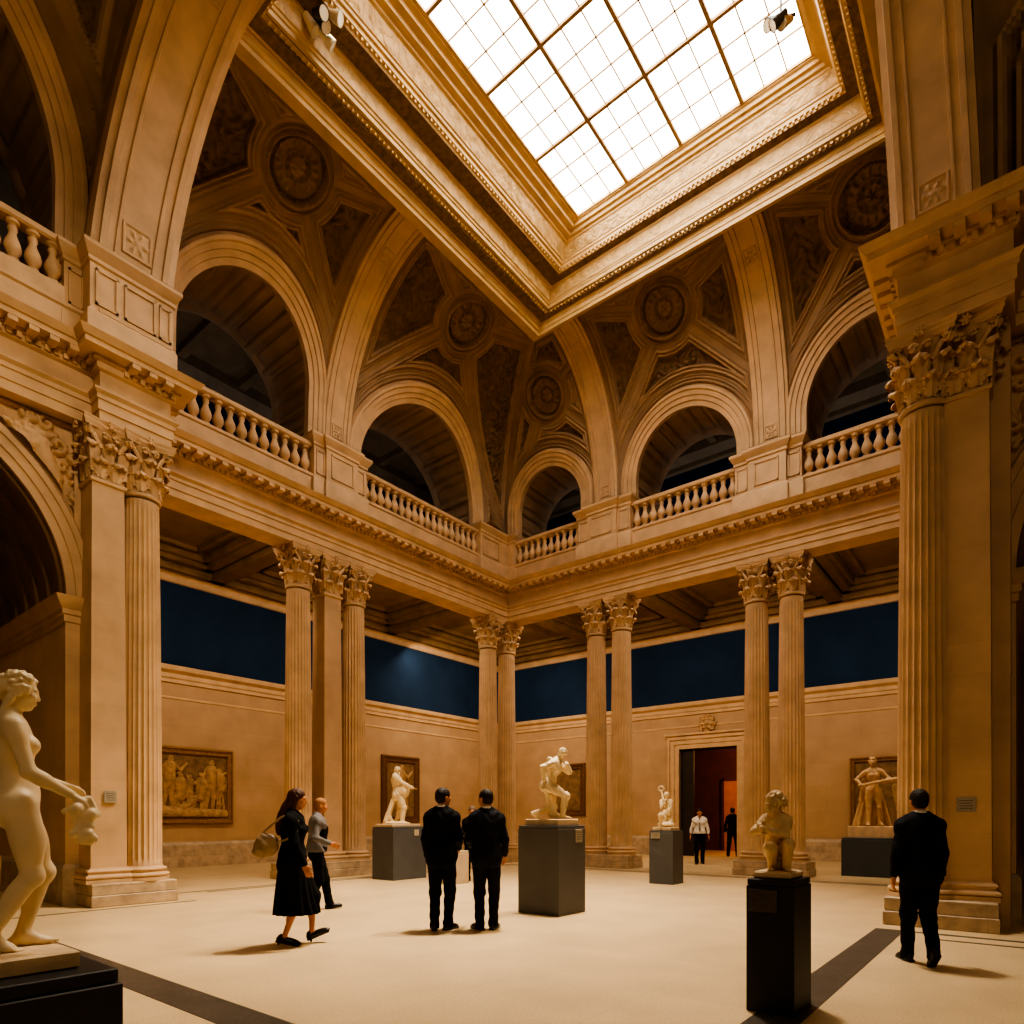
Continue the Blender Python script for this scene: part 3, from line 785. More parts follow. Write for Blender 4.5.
def balustrade(axis, base, a0, a1, step, lab, zb=0):
    r = empty('balustrade', (base if axis == 'x' else (a0+a1)/2, (a0+a1)/2 if axis == 'x' else base, ZB+zb), 0, lab, 'balustrade', 'gallery balustrades')
    L = a1-a0
    def bx(name, w, z0, z1, b):
        m = MB()
        if axis == 'x': m.bevbox(-w, w, -L/2, L/2, z0, z1, b)
        else: m.bevbox(-L/2, L/2, -w, w, z0, z1, b)
        m.build(name, M['stone'], r)
    bx('handrail', .13, .665, .80, .03); bx('bottom_rail', .12, -.03, .02, .01)
    n = max(2, round(L/step))
    for k in range(n):
        t = -L/2 + (k+.5)*L/n
        b = bpy.data.objects.new('baluster', bal_mesh); COL.objects.link(b); b.parent = r
        b.location = (0, t, .01) if axis == 'x' else (t, 0, .01)
balustrade('x', -13.86, 5.3, 9.36, .27, 'long stone balustrade of the nearer left gallery arch, left of the trio of columns')
balustrade('x', -13.86, 10.95, 15.5, .25, 'stone balustrade of the wide left gallery arch next to the far corner')
balustrade('y', YR-.14, -13.4, -10.88, .25, 'short stone balustrade of the small arch right of the far corner')
balustrade('y', YR-.14, -9.08, -6.02, .25, 'stone balustrade of the gallery arch above the doorway')
balustrade('y', YR-.14, -4.38, 1.2, .25, 'stone balustrade running behind the top of the large right column')
balustrade('x', -12.46, -3.2, 3.72, .27, 'stone balustrade at the upper left edge, above the big left arch', .26)
mb = MB(); mb.box(-12.66,-12.30,-3.2,3.72,ZB-.02,ZB+.24); struct(mb.build('trim_12', M['stone']), 'plain plinth course under the upper left balustrade')

# ---------------------------------------------------------------- skylight frame
ZF = 14.82
FX0, FX1, FY0, FY1 = -10.65, -2.15, 5.75, 14.5
IN = {'l': 1.85, 'r': 1.22, 'n': 1.0, 'f': .85}
RISE = 1.72
FP = [(-.12,.45),(-.12,.02),(0,0),(.01,0),(.012,.09),(.035,.10),(.038,.19),(.06,.21),(.062,.26),(.085,.27),(.20,.285),(.205,.34),(.25,.345),(.252,.37),(.28,.375),
      (.285,.45),(.30,.46),(.31,.50),(.325,.51),(.345,.80),(.365,.81),(.37,.86),(.40,.87),(.55,.89),(.56,.95),(.60,.96),(.605,1.03),(.63,1.04),(.635,1.09),(.65,1.10),(.72,1.38),(.75,1.40),(.755,1.44),(.82,1.46),(.83,1.53),(.90,1.545),(.905,1.62),(.96,1.64),(.965,1.66),(1.0,1.66),(1.0,RISE+.05)]
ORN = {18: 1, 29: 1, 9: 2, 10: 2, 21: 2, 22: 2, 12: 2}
def rect_at(f):
    return [(FX0+f*IN['l'], FY0+f*IN['n']), (FX1-f*IN['r'], FY0+f*IN['n']), (FX1-f*IN['r'], FY1-f*IN['f']), (FX0+f*IN['l'], FY1-f*IN['f'])]
mb = MB()
for k in range(len(FP)-1):
    A, B = rect_at(FP[k][0]), rect_at(FP[k+1][0]); za, zb = ZF+FP[k][1], ZF+FP[k+1][1]
    for j in range(4):
        j2 = (j+1) % 4
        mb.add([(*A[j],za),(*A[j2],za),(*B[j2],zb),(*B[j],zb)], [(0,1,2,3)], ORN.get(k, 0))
# egg and dart pellets under the two soffits
for f, z, w, stp in ((.225,.33,.042,.11), (.58,.93,.04,.11)):
    R4 = rect_at(f)
    for j in range(4):
        (ax,ay),(bx_,by_) = R4[j], R4[(j+1) % 4]; L = math.hypot(bx_-ax,by_-ay)
        for q in range(int(L/stp)):
            t = (q+.5)*stp/L; x, y = ax+(bx_-ax)*t, ay+(by_-ay)*t
            mb.box(x-w/2,x+w/2,y-w/2,y+w/2,ZF+z-.03,ZF+z+.04,0)
win = struct(mb.build('window_1', [M['gilt'], M['giltorn'], M['giltshade']], smooth=25), 'gilded deep moulded skylight frame')
GXa, GYa, GXb, GYb = rect_at(1.0)[0] + rect_at(1.0)[2]
ZG = ZF+RISE
mb = MB(); mb.box(GXa-.05,GXb+.05,GYa-.05,GYb+.05,ZG,ZG+.03); g = mb.build('pane', M['glass'], win)
mb = MB(); nx, ny = 4, 4
for k in range(1, nx): x = GXa+(GXb-GXa)*k/nx; mb.box(x-.038,x+.038,GYa,GYb,ZG-.07,ZG-.004)
for k in range(1, ny): y = GYb-(GYb-GYa)*k/ny*1.0; mb.box(GXa,GXb,y-.034,y+.034,ZG-.065,ZG-.004)
for k in range(nx*3):
    if k % 3: x = GXa+(GXb-GXa)*k/(nx*3); mb.box(x-.011,x+.011,GYa,GYb,ZG-.03,ZG-.003)
for k in range(ny*3):
    if k % 3: y = GYb-(GYb-GYa)*k/(ny*3); mb.box(GXa,GXb,y-.011,y+.011,ZG-.03,ZG-.003)
mb.build('glazing_bars', M['steel'], win)
# flat ceilings outside the frame
mb = MB(); zc = ZP+4.3
mb.box(FX1+.0, 8, -8, YR, zc, zc+.2); mb.box(-13.4, 8, -8, FY0, zc+.05, zc+.3); mb.box(-11, 8, 14.4, 14.8, zc, zc+.2); mb.box(-11.0,-10.5,5.5,15,zc,zc+.2)
struct(mb.build('ceiling_flat', M['vault']))

# ---------------------------------------------------------------- doorway
d = MB()
arc = [(-.10,YB-.14)]
def dframe(mb, w0, w1, proj):
    mb.box(DX0-w1, DX0-w0, YB-proj, YB+.02, 0, DH+w0); mb.box(DX1+w0, DX1+w1, YB-proj, YB+.02, 0, DH+w0); mb.box(DX0-w1, DX1+w1, YB-proj, YB+.02, DH+w0, DH+w1)
dframe(d, 0, .18, .06); dframe(d, .18, .36, .10); dframe(d, .36, .44, .15)
d.box(DX0-.55,DX1+.55,YB-.22,YB+.02,DH+.52,DH+.60); d.box(DX0-.50,DX1+.50,YB-.14,YB+.02,DH+.44,DH+.52)
door = struct(d.build('door_1', M['stone']), 'stone moulded doorway surround')
mb = MB(); mb.box(DX0-.02,DX0+.55,YB+.1,YB+.18,0,DH); mb.box(DX0,DX1,YB+.1,YB+.45,DH-.06,DH+.02); mb.build('door_leaf', M['dark'], door)
mb = MB()
mb.box(DX0-3.5,DX1+2.5,YB+5.3,YB+5.5,0,5, 0); mb.box(DX0-3.7,DX0-3.5,YB+.5,YB+5.5,0,5,0); mb.box(DX1+2.5,DX1+2.7,YB+.5,YB+5.5,0,5,0)
mb.box(DX0-3.7,DX1+2.7,YB+.5,YB+5.5,4.9,5.1,0)
mb.box(-11.0,-10.0,YB+5.2,YB+5.32,0,3.2,1); mb.box(-11.1,-11.0,YB+5.15,YB+5.3,0,3.3,0); mb.box(-10.0,-9.9,YB+5.15,YB+5.3,0,3.3,0); mb.box(-11.1,-9.9,YB+5.15,YB+5.3,3.2,3.3,0)
struct(mb.build('wall_far_room', [M['redwall'], M['orangewall']]))
# rosette over the door
mb = MB(); ns = 60
def P(i, j):
    t = 2*PI*i/(ns); r = .34*j/14
    R = r*(1+.14*math.cos(8*t)*(j/14)); h = .20*math.exp(-(r/.10)**2) + .16*abs(math.cos(3*t))*math.exp(-((r-.2)/.06)**2) + .10*math.exp(-((r-.31)/.03)**2)
    return (-9.7+R*math.cos(t), YB-.02-h, 5.12+R*math.sin(t))
mb.grid(P, ns, 15, closed_u=True)
tag(mb.build('rosette', M['stone'], smooth=60), 'round carved stone rosette on the wall above the doorway', 'ornament')

# ---------------------------------------------------------------- framed reliefs and canvases
def framed(name, lab, cat, kind, base, a0, a1, z0, z1, fw, fmat, cmat, strokes, res=120, hs=.6, noise=.004, basez=0):
    """kind 'x': on plane x=base facing +x; kind 'y': on plane y=base facing -y"""
    W, H = a1-a0, z1-z0
    r = empty(name, (base, (a0+a1)/2, z0) if kind == 'x' else ((a0+a1)/2, base, z0), 0, lab, cat)
    def T(u, v, o): return (o, -W/2+u, v) if kind == 'x' else (-W/2+u, -o, v)
    mb = MB()
    prof = [(0,0),(0,.08),(.15,.13),(.3,.13),(.38,.09),(.7,.075),(.78,.10),(.88,.10),(1,.03)]
    cor = lambda f: [(f*fw,f*fw),(W-f*fw,f*fw),(W-f*fw,H-f*fw),(f*fw,H-f*fw)]
    for k in range(len(prof)-1):
        A, B = cor(prof[k][0]), cor(prof[k+1][0])
        for j in range(4):
            j2 = (j+1) % 4
            mb.add([T(*A[j],prof[k][1]),T(*A[j2],prof[k][1]),T(*B[j2],prof[k+1][1]),T(*B[j],prof[k+1][1])], [(0,1,2,3)])
    mb.build('picture_frame', fmat, r)
    w, h = W-2*fw, H-2*fw; nu, nv = res, int(res*h/w)
    Z = relief_grid(nu, nv, w, h, strokes(w, h), 0, noise)
    mb = MB(); mb.grid(lambda i, j: T(fw+w*i/(nu-1), fw+h*j/(nv-1), .03+Z[i,j]*hs), nu, nv, flip=(kind == 'y'))
    mb.m = [int(Z[i,j] > .02) for i in range(nu-1) for j in range(nv-1)]
    mb.build('relief_panel', [M['reliefback'], cmat], r, smooth=70)
    return r
def st1(w, h):
    S = []
    S += [(0,.06*h,w,.04*h,.10*h,.08*h,.8), (w*.05,.12*h,w*.5,.1*h,.06*h,.05*h,1)]
    S += figure_strokes(w*.20, .12*h, .82*h, .05, .6, 1, 1) + figure_strokes(w*.36, .10*h, .74*h, -.02, .9, 2, -1, True) + figure_strokes(w*.60, .1*h, .74*h, .12, .8, 3, -1, True)
    S += figure_strokes(w*.77, .1*h, .80*h, .02, .3, 4, 1) + figure_strokes(w*.92, .12*h, .66*h, -.05, .5, 5, -1) + figure_strokes(w*.06, .1*h, .64*h, 0, .5, 6, 1) + figure_strokes(w*.48, .16*h, .5*h, 0, .5, 16, 1)
    S += [(w*.36,.12*h,w*.55,.28*h,.06*h,.05*h,1),(w*.55,.28*h,w*.62,.42*h,.05*h,.04*h,1)]
    return S
framed('relief_picture', 'wide gilt framed brown relief of crowded figures on the left wall', 'picture', 'x', XB, 8.0, 10.65, 1.3, 3.62, .22, M['frame'], M['relief'], st1, 210, 1.0, .010)
framed('wall_picture', 'tall brown framed picture behind the pot-bellied statue', 'picture', 'x', XB, 16.75, 18.75, 1.3, 4.0, .28, M['framedark'], M['relief'], lambda w, h: figure_strokes(w*.5, .08*h, .85*h, .05, .6, 9, 1), 90, .5)
framed('wall_picture', 'dark framed tapestry picture behind the striding statue', 'picture', 'y', YB, -17.15, -15.2, 1.6, 3.9, .26, M['framedark'], M['canvas'], lambda w, h: sum([scrolls(w*(.15+.7*random.Random(k).random()), h*(.1+.8*random.Random(k+50).random()), .16, 3, k, .3) for k in range(16)], []), 110, .4)
framed('wall_niche', 'gilt framed recess on the right wall behind the standing statue', 'niche', 'y', YB, -4.74, -2.75, 1.0, 3.5, .16, M['frame'], M['relief'], lambda w, h: [(w*.2,.1*h,w*.3,.6*h,.1,.12,.5),(w*.8,.1*h,w*.7,.6*h,.1,.12,.5)], 60, .4)
# plaques
def plaque(kind, x, y, z, w, h, m, lab, par=None):
    b = MB()
    if kind == 'x': b.bevbox(-.004,.014,-w/2,w/2,-h/2,h/2,.004)
    else: b.bevbox(-w/2,w/2,-.014,.004,-h/2,h/2,.004)
    for k in range(4):
        zz = h*(.28-.18*k); q = w*(.36-.05*(k % 2))
        if kind == 'x': b.box(.0142,.0155,-q,q,zz-h*.02,zz+h*.02,1)
        else: b.box(-q,q,-.0155,-.0142,zz-h*.02,zz+h*.02,1)
    o = b.build('plaque' if par is None else 'caption_plate', [m, M['plaquedark']], par); o.location = (x, y, z)
    if par is None: tag(o, lab, 'plaque')
    return o
plaque('x', -12.045, 4.29, 1.82, .19, .20, M['plaque'], 'small square plaque on the pilaster by the large nude statue')
plaque('y', -.66, 10.447, 1.64, .21, .19, M['plaque'], 'rectangular plaque on the right pilaster behind the walking man')
# ------------------------------------------------------------------ sculpted figures: distance fields meshed with surface nets
def V(*a): return np.array(a, dtype=float)
def unit(v): v = np.asarray(v, float); return v/ (np.linalg.norm(v)+1e-12)
def rot(yaw=0, pitch=0, roll=0):
    """yaw about z (left +), pitch forward/down +, roll to the right +; degrees"""
    y, p, r = map(math.radians, (yaw, pitch, roll))
    Rz = np.array([[math.cos(y),-math.sin(y),0],[math.sin(y),math.cos(y),0],[0,0,1]])
    Rx = np.array([[1,0,0],[0,math.cos(-p),-math.sin(-p)],[0,math.sin(-p),math.cos(-p)]])
    Ry = np.array([[math.cos(r),0,math.sin(r)],[0,1,0],[-math.sin(r),0,math.cos(r)]])
    return Rz @ Rx @ Ry
def ik(a, t, l1, l2, pole):
    a, t = np.asarray(a,float), np.asarray(t,float); d = t-a; L = np.linalg.norm(d)
    L2 = min(L, (l1+l2)*.999); u = d/L
    x = (l1*l1 - l2*l2 + L2*L2)/(2*L2); h = math.sqrt(max(0, l1*l1-x*x))
    p = np.asarray(pole,float); p = p - u*np.dot(p,u); p = unit(p)
    return a + u*x + p*h
class SDF:
    def __init__(s): s.p = []
    def cap(s, a, b, ra, rb=None, k=.02): s.p.append(('c', np.asarray(a,float), np.asarray(b,float), ra, ra if rb is None else rb, k)); return s
    def ell(s, c, r, R=None, k=.02): s.p.append(('e', np.asarray(c,float), np.asarray(r,float), np.eye(3) if R is None else R, k)); return s
    def box(s, c, hh, R=None, rd=.01, k=.02): s.p.append(('b', np.asarray(c,float), np.asarray(hh,float), np.eye(3) if R is None else R, rd, k)); return s
    def sub(s, c, r, R=None, k=.01): s.p.append(('-', np.asarray(c,float), np.asarray(r,float), np.eye(3) if R is None else R, k)); return s
    def cut(s, pt, n): s.p.append(('h', np.asarray(pt,float), unit(n))); return s      # keep side opposite n
    def disp(s, fn): s.p.append(('d', fn)); return s
    def bounds(s):
        lo, hi = [], []
        for p in s.p:
            if p[0] == 'c':
                r = max(p[3],p[4]); lo.append(np.minimum(p[1],p[2])-r); hi.append(np.maximum(p[1],p[2])+r)
            elif p[0] in 'eb':
                e = np.abs(p[3]) @ (p[2] + (p[4] if p[0] == 'b' else 0)); lo.append(p[1]-e); hi.append(p[1]+e)
        return np.min(lo,0), np.max(hi,0)
    def field(s, h):
        lo, hi = s.bounds(); lo = lo-3*h-.02; n = np.ceil((hi+3*h+.02-lo)/h).astype(int)+1
        ax = [lo[i]+h*np.arange(n[i]) for i in range(3)]
        F = np.full(n, .15, np.float32)
        def sl(blo, bhi):
            i0 = np.clip(((blo-lo)/h).astype(int), 0, n-1); i1 = np.clip(((bhi-lo)/h).astype(int)+2, 1, n)
            return tuple(slice(a,b) for a, b in zip(i0,i1))
        def xyz(q): return (ax[0][q[0]][:,None,None], ax[1][q[1]][None,:,None], ax[2][q[2]][None,None,:])
        def loc(p, q, R, c):
            X, Y, Z = xyz(q); X = X-c[0]; Y = Y-c[1]; Z = Z-c[2]
            return [R[0,i]*X+R[1,i]*Y+R[2,i]*Z for i in range(3)]
        for p in s.p:
            t = p[0]
            if t == 'c':
                _, a, b, ra, rb, k = p; m = max(ra,rb)+k*2+3*h+.02
                q = sl(np.minimum(a,b)-m, np.maximum(a,b)+m); X, Y, Z = xyz(q)
                d = b-a; l2 = max(float(d@d),1e-9)
                u = np.clip(((X-a[0])*d[0]+(Y-a[1])*d[1]+(Z-a[2])*d[2])/l2, 0, 1)
                D = np.sqrt((X-a[0]-u*d[0])**2+(Y-a[1]-u*d[1])**2+(Z-a[2]-u*d[2])**2) - (ra+(rb-ra)*u)
            elif t in 'e-':
                _, c, r, R, k = p; e = np.abs(R)@r; m = k*2+3*h+.02
                q = sl(c-e-m, c+e+m); L = loc(p, q, R, c)
                k0 = np.sqrt(sum((L[i]/r[i])**2 for i in range(3))); k1 = np.sqrt(sum((L[i]/r[i]**2)**2 for i in range(3)))
                D = k0*(k0-1)/np.maximum(k1,1e-6)
            elif t == 'b':
                _, c, hh, R, rd, k = p; e = np.abs(R)@(hh+rd); m = k*2+3*h+.02
                q = sl(c-e-m, c+e+m); L = loc(p, q, R, c)
                Q = [np.abs(L[i])-hh[i] for i in range(3)]
                D = np.sqrt(sum(np.maximum(x,0)**2 for x in Q)) + np.minimum(np.maximum(np.maximum(Q[0],Q[1]),Q[2]),0) - rd
            elif t == 'h':
                X, Y, Z = xyz((slice(None),)*3); D = (X-p[1][0])*p[2][0]+(Y-p[1][1])*p[2][1]+(Z-p[1][2])*p[2][2]
                F = np.maximum(F, D.astype(np.float32)); continue
            elif t == 'd':
                X, Y, Z = xyz((slice(None),)*3); F = F + p[1](X,Y,Z).astype(np.float32); continue
            G = F[q]
            if t == '-':
                D = -D; w = np.clip(.5-.5*(D-G)/k, 0, 1) if False else np.clip(.5+.5*(D-G)/k, 0, 1)
                F[q] = G*(1-w)+D*w + k*w*(1-w)
            else:
                w = np.clip(.5+.5*(G-D)/k, 0, 1); F[q] = G*(1-w)+D*w - k*w*(1-w)
        return F, lo
    def mesh(s, name, h=.007):
        F, lo = s.field(h); S = F < 0; n = np.array(F.shape)
        cs = [(i,j,k) for i in (0,1) for j in (0,1) for k in (0,1)]
        cnt = np.zeros(n-1, np.int8)
        for i,j,k in cs: cnt += S[i:n[0]-1+i, j:n[1]-1+j, k:n[2]-1+k]
        act = (cnt > 0) & (cnt < 8); idx = np.argwhere(act); N = len(idx)
        val = {c: F[idx[:,0]+c[0], idx[:,1]+c[1], idx[:,2]+c[2]] for c in cs}
        acc = np.zeros((N,3)); w = np.zeros(N)
        for a in cs:
            for d in range(3):
                if a[d] == 0:
                    b = list(a); b[d] = 1; b = tuple(b); va, vb = val[a], val[b]
                    x = (va < 0) != (vb < 0); t = np.where(x, va/np.where(x, va-vb, 1), 0)
                    for e in range(3): acc[:,e] += x*(a[e] + (t if e == d else 0))
                    w += x
        co = lo + h*(idx + acc/w[:,None])
        vid = np.full(n-1, -1, np.int64); vid[act] = np.arange(N)
        quads = []
        for d in range(3):
            u, v = (d+1) % 3, (d+2) % 3
            A = [slice(1,-1)]*3; A[d] = slice(0,-1); B = list(A); B[d] = slice(1,None)
            sa, sb = S[tuple(A)], S[tuple(B)]; e = np.argwhere(sa != sb)
            if not len(e): continue
            off = np.ones(3,int); off[d] = 0; e = e+off
            def cell(du, dv):
                c = e.copy(); c[:,u] += du; c[:,v] += dv; return vid[c[:,0],c[:,1],c[:,2]]
            Q = np.stack([cell(-1,-1),cell(0,-1),cell(0,0),cell(-1,0)],1)
            fl = ~S[e[:,0],e[:,1],e[:,2]]; Q[fl] = Q[fl][:,::-1]; quads.append(Q)
        Q = np.concatenate(quads); Q = Q[(Q >= 0).all(1)]
        me = bpy.data.meshes.new(name); me.vertices.add(N); me.vertices.foreach_set('co', co.astype(np.float32).ravel())
        me.loops.add(len(Q)*4); me.loops.foreach_set('vertex_index', Q.astype(np.int32).ravel())
        me.polygons.add(len(Q)); me.polygons.foreach_set('loop_start', np.arange(0,len(Q)*4,4,dtype=np.int32))
        me.polygons.foreach_set('use_smooth', np.ones(len(Q),bool)); me.update(calc_edges=True); me.validate()
        return me
    def obj(s, name, m, parent=None, h=.007):
        me = s.mesh(name, h); me.materials.append(m); return link(name, me, parent)

class Pose:
    """joints of a 1.75 m figure, local frame: x right, y forward, z up, feet on z=0"""
    def __init__(s, pelvis=(0,0,.95), Rp=None, Rc=None, Rh=None, bend=.0, hand_r=None, hand_l=None, foot_r=(.10,0,.08), foot_l=(-.10,0,.08),
                 toe_r=(.12,1,0), toe_l=(-.12,1,0), pole_kr=(0.1,1,0), pole_kl=(-.1,1,0), pole_er=(.6,-1,-.3), pole_el=(-.6,-1,-.3),
                 palm_r=None, palm_l=None, curl=.5, pitch_r=0, pitch_l=0):
        s.Rp = rot() if Rp is None else Rp; s.Rc = rot() if Rc is None else Rc; s.Rh = s.Rc if Rh is None else Rh
        s.pelvis = V(*pelvis); s.waist = s.pelvis + s.Rp@V(0,0,.10)
        s.chest = s.waist + (s.Rp@V(0,0,.10)+s.Rc@V(0,.0,.16)); s.neck = s.chest + s.Rc@V(0,-.015,.19)
        s.head = s.neck + (s.Rc@V(0,.02,.06) + s.Rh@V(0,.012,.105))
        s.sh = {1: s.chest+s.Rc@V(.175,-.01,.125), -1: s.chest+s.Rc@V(-.175,-.01,.125)}
        s.hip = {1: s.pelvis+s.Rp@V(.088,0,-.03), -1: s.pelvis+s.Rp@V(-.088,0,-.03)}
        s.foot = {1: V(*foot_r), -1: V(*foot_l)}; s.toe = {1: unit(toe_r), -1: unit(toe_l)}
        s.pitch = {1: pitch_r, -1: pitch_l}
        s.kn = {1: ik(s.hip[1], s.foot[1], .44, .41, pole_kr), -1: ik(s.hip[-1], s.foot[-1], .44, .41, pole_kl)}
        hr = s.sh[1]+V(.10,.03,-.53) if hand_r is None else V(*hand_r); hl = s.sh[-1]+V(-.10,.03,-.53) if hand_l is None else V(*hand_l)
        s.el = {}; s.wr = {}
        for k, t, pole in ((1,hr,pole_er),(-1,hl,pole_el)):
            d = t-s.sh[k]; L = np.linalg.norm(d)
            if L > .545: t = s.sh[k]+d/L*.545
            s.el[k] = ik(s.sh[k], t, .295, .255, pole); s.wr[k] = t
        s.palm = {1: palm_r, -1: palm_l}; s.curl = curl
    def arm(s, F, g=0., fem=0, hand=True, upto=1.0, cut=None):
        for k in (1,-1):
            q = .88 if fem else 1
            F.ell(s.sh[k]*.8+s.el[k]*.2, V(.062,.062,.085)*q+min(g,0)*1.6, basis(s.el[k]-s.sh[k]), .03)
            F.cap(s.sh[k], s.el[k], .054*q+g, .040*q+g, .03)
            F.cap(s.el[k], s.wr[k], .041*q+g, .026*q+g, .02)
            m = s.el[k]*.7+s.wr[k]*.3; F.ell(m, V(.043,.043,.085)*q+g, basis(s.wr[k]-s.el[k]), .02)
            if hand: hand_prims(F, s.wr[k], s.wr[k]-s.el[k], s.palm[k], k, s.curl)
    def legs(s, F, g=0., fem=0, feet=True, shod=False):
        for k in (1,-1):
            q = 1.04 if fem else 1
            F.cap(s.hip[k], s.kn[k], .088*q+g, .054+g, .04)
            d = unit(s.kn[k]-s.hip[k]); f = s.Rp@V(0,1,0); f = unit(f-d*np.dot(f,d))
            F.ell(s.hip[k]*.6+s.kn[k]*.4+f*.015, V(.078*q,.082*q,.18)+g, basis(d), .04)
            F.ell(s.kn[k]+f*.008, V(.05,.052,.06)+g, None, .03)
            F.cap(s.kn[k], s.foot[k], .049+g, .033+g, .03)
            b = unit(s.foot[k]-s.kn[k]); t = s.toe[k]; bk = -unit(t-b*np.dot(t,b))
            F.ell(s.kn[k]*.68+s.foot[k]*.32+bk*.022, V(.046,.046,.12)+g, basis(b), .03)
            if shod:
                tt = unit(V(t[0],t[1],0)); pp = math.radians(s.pitch[k]); T = tt*math.cos(pp)-V(0,0,1)*math.sin(pp); U = V(0,0,1)*math.cos(pp)+tt*math.sin(pp)
                F.cap(s.foot[k]-U*.02-T*.02, s.foot[k]+T*.09-U*.052, .030, .022, .02)
            elif feet: foot_prims(F, s.foot[k], t, s.pitch[k], k)
    def torso(s, F, g=0., fem=0, fat=0):
        R, C = s.Rp, s.Rc; X = .92 if fem else 1
        F.ell(s.pelvis+R@V(0,-.01,.0), V(.158 if not fem else .168,.108,.115)+g, R, .05)
        for k in (1,-1):
            F.ell(s.pelvis+R@V(k*.075,-.06,-.045), V(.088,.085,.095)+g, R, .04)
        F.ell(s.waist+R@V(0,.0,.02), V(.125*X,.092,.13)+g, R, .06)
        F.ell(s.chest+C@V(0,0,-.01), V(.150*X,.105,.175)+g, C, .06)
        F.ell(s.chest+C@V(0,-.02,.09), V(.165*X,.085,.10)+g, C, .05)
        for k in (1,-1):
            F.cap(s.chest+C@V(k*.05,-.01,.14), s.sh[k]-C@V(k*.022,0,.014), .062+g, .050+g, .05)
            if not fem: F.ell(s.chest+C@V(k*.075,.075,.045), V(.08,.04,.06)+g, C, .03)
            else: F.ell(s.chest+C@V(k*.072,.078,.008), V(.052,.050,.052)+g, C, .035)
            F.cap(s.neck+C@V(k*.03,-.01,.02), s.chest+C@V(k*.12,-.02,.15), .035+g, .03+g, .04)
        F.ell(s.waist+R@V(0,.05,-.03), V(.10,.06,.11)+g, R, .05)
        if fat: F.ell(s.waist+R@V(0,.08+.05*fat,-.02), V(.155,.13,.16)*fat+g, R, .05)
    def headp(s, F, hair=None, neck=True):
        H = s.Rh; c = s.head; T = lambda x,y,z: c+H@V(x,y,z)
        if neck: F.cap(s.neck+s.Rc@V(0,0,-.01), c+H@V(0,-.022,-.06), .056, .050, .03)
        F.ell(T(0,-.012,.03), (.075,.096,.088), H, .02)
        F.ell(T(0,.028,-.03), (.058,.066,.078), H, .03)
        F.ell(T(0,.058,-.086), (.030,.026,.024), H, .02)                     # chin
        for k in (1,-1):
            F.ell(T(k*.036,.066,-.018), (.026,.020,.022), H, .015)           # cheek
            F.ell(T(k*.077,-.010,-.012), (.010,.024,.034), H, .006)          # ear
        F.ell(T(0,.080,.024), (.050,.016,.012), H, .012)                     # brow
        for k in (1,-1): F.sub(T(k*.031,.098,.002), (.019,.014,.012), H, .010)
        for k in (1,-1): F.ell(T(k*.031,.080,.002), (.013,.011,.009), H, .004)
        F.cap(T(0,.090,.012), T(0,.104,-.024), .008, .011, .010)             # nose
        F.ell(T(0,.099,-.027), (.015,.010,.008), H, .006)
        F.ell(T(0,.092,-.052), (.022,.010,.0065), H, .006); F.ell(T(0,.089,-.064), (.019,.011,.008), H, .006)   # lips
    def hairp(s, F, style='short', g=.012):
        H = s.Rh; c = s.head; T = lambda x,y,z: c+H@V(x,y,z)
        if style in ('short','crop'):
            F.ell(T(0,-.018,.036), (.078+g*.5,.097+g*.4,.088+g*.6), H, .01); F.ell(T(0,-.04,-.015), (.074,.070,.070), H, .02)
            F.sub(T(0,.125,-.055), (.13,.110,.115), H, .012)
            for k in (1,-1): F.sub(T(k*.088,.02,-.035), (.03,.038,.05), H, .01)
        if style == 'bald':
            F.ell(T(0,-.03,.0), (.078,.085,.075), H, .01); F.sub(T(0,.10,.02), (.13,.105,.14), H, .012); F.sub(T(0,-.0,.12), (.09,.12,.07), H, .012)
        if style == 'long':
            F.ell(T(0,-.018,.036), (.085,.102,.096), H, .02); F.ell(T(0,-.06,-.05), (.080,.065,.11), H, .03)
            F.ell(T(0,-.115,-.16), (.10,.065,.13), H, .04); F.ell(T(.01,-.155,-.27), (.085,.055,.12), H, .04); F.ell(T(.02,-.16,-.36), (.05,.04,.08), H, .04)
            F.cap(T(.07,.0,.02), T(.075,-.02,-.13), .022, .028, .02); F.cap(T(-.07,.0,.02), T(-.075,-.02,-.13), .022, .028, .02)
            F.sub(T(0,.135,-.045), (.085,.10,.105), H, .015)
        if style == 'curls':
            rnd = random.Random(3)
            for i in range(120):
                z = rnd.uniform(-.5,1); a = rnd.uniform(0,2*PI); q = math.sqrt(max(0,1-z*z)); v = V(q*math.cos(a), q*math.sin(a), z)
                if v[1] > .55 and v[2] < .55: continue
                F.ell(T(v[0]*.080, -.014+v[1]*.100, .03+v[2]*.092), V(.018,.018,.017)*rnd.uniform(.8,1.25), H, .004)
def basis(d):
    z = unit(d); a = V(1,0,0) if abs(z[0]) < .8 else V(0,1,0); x = unit(np.cross(a,z)); y = np.cross(z,x)
    return np.stack([x,y,z],1)
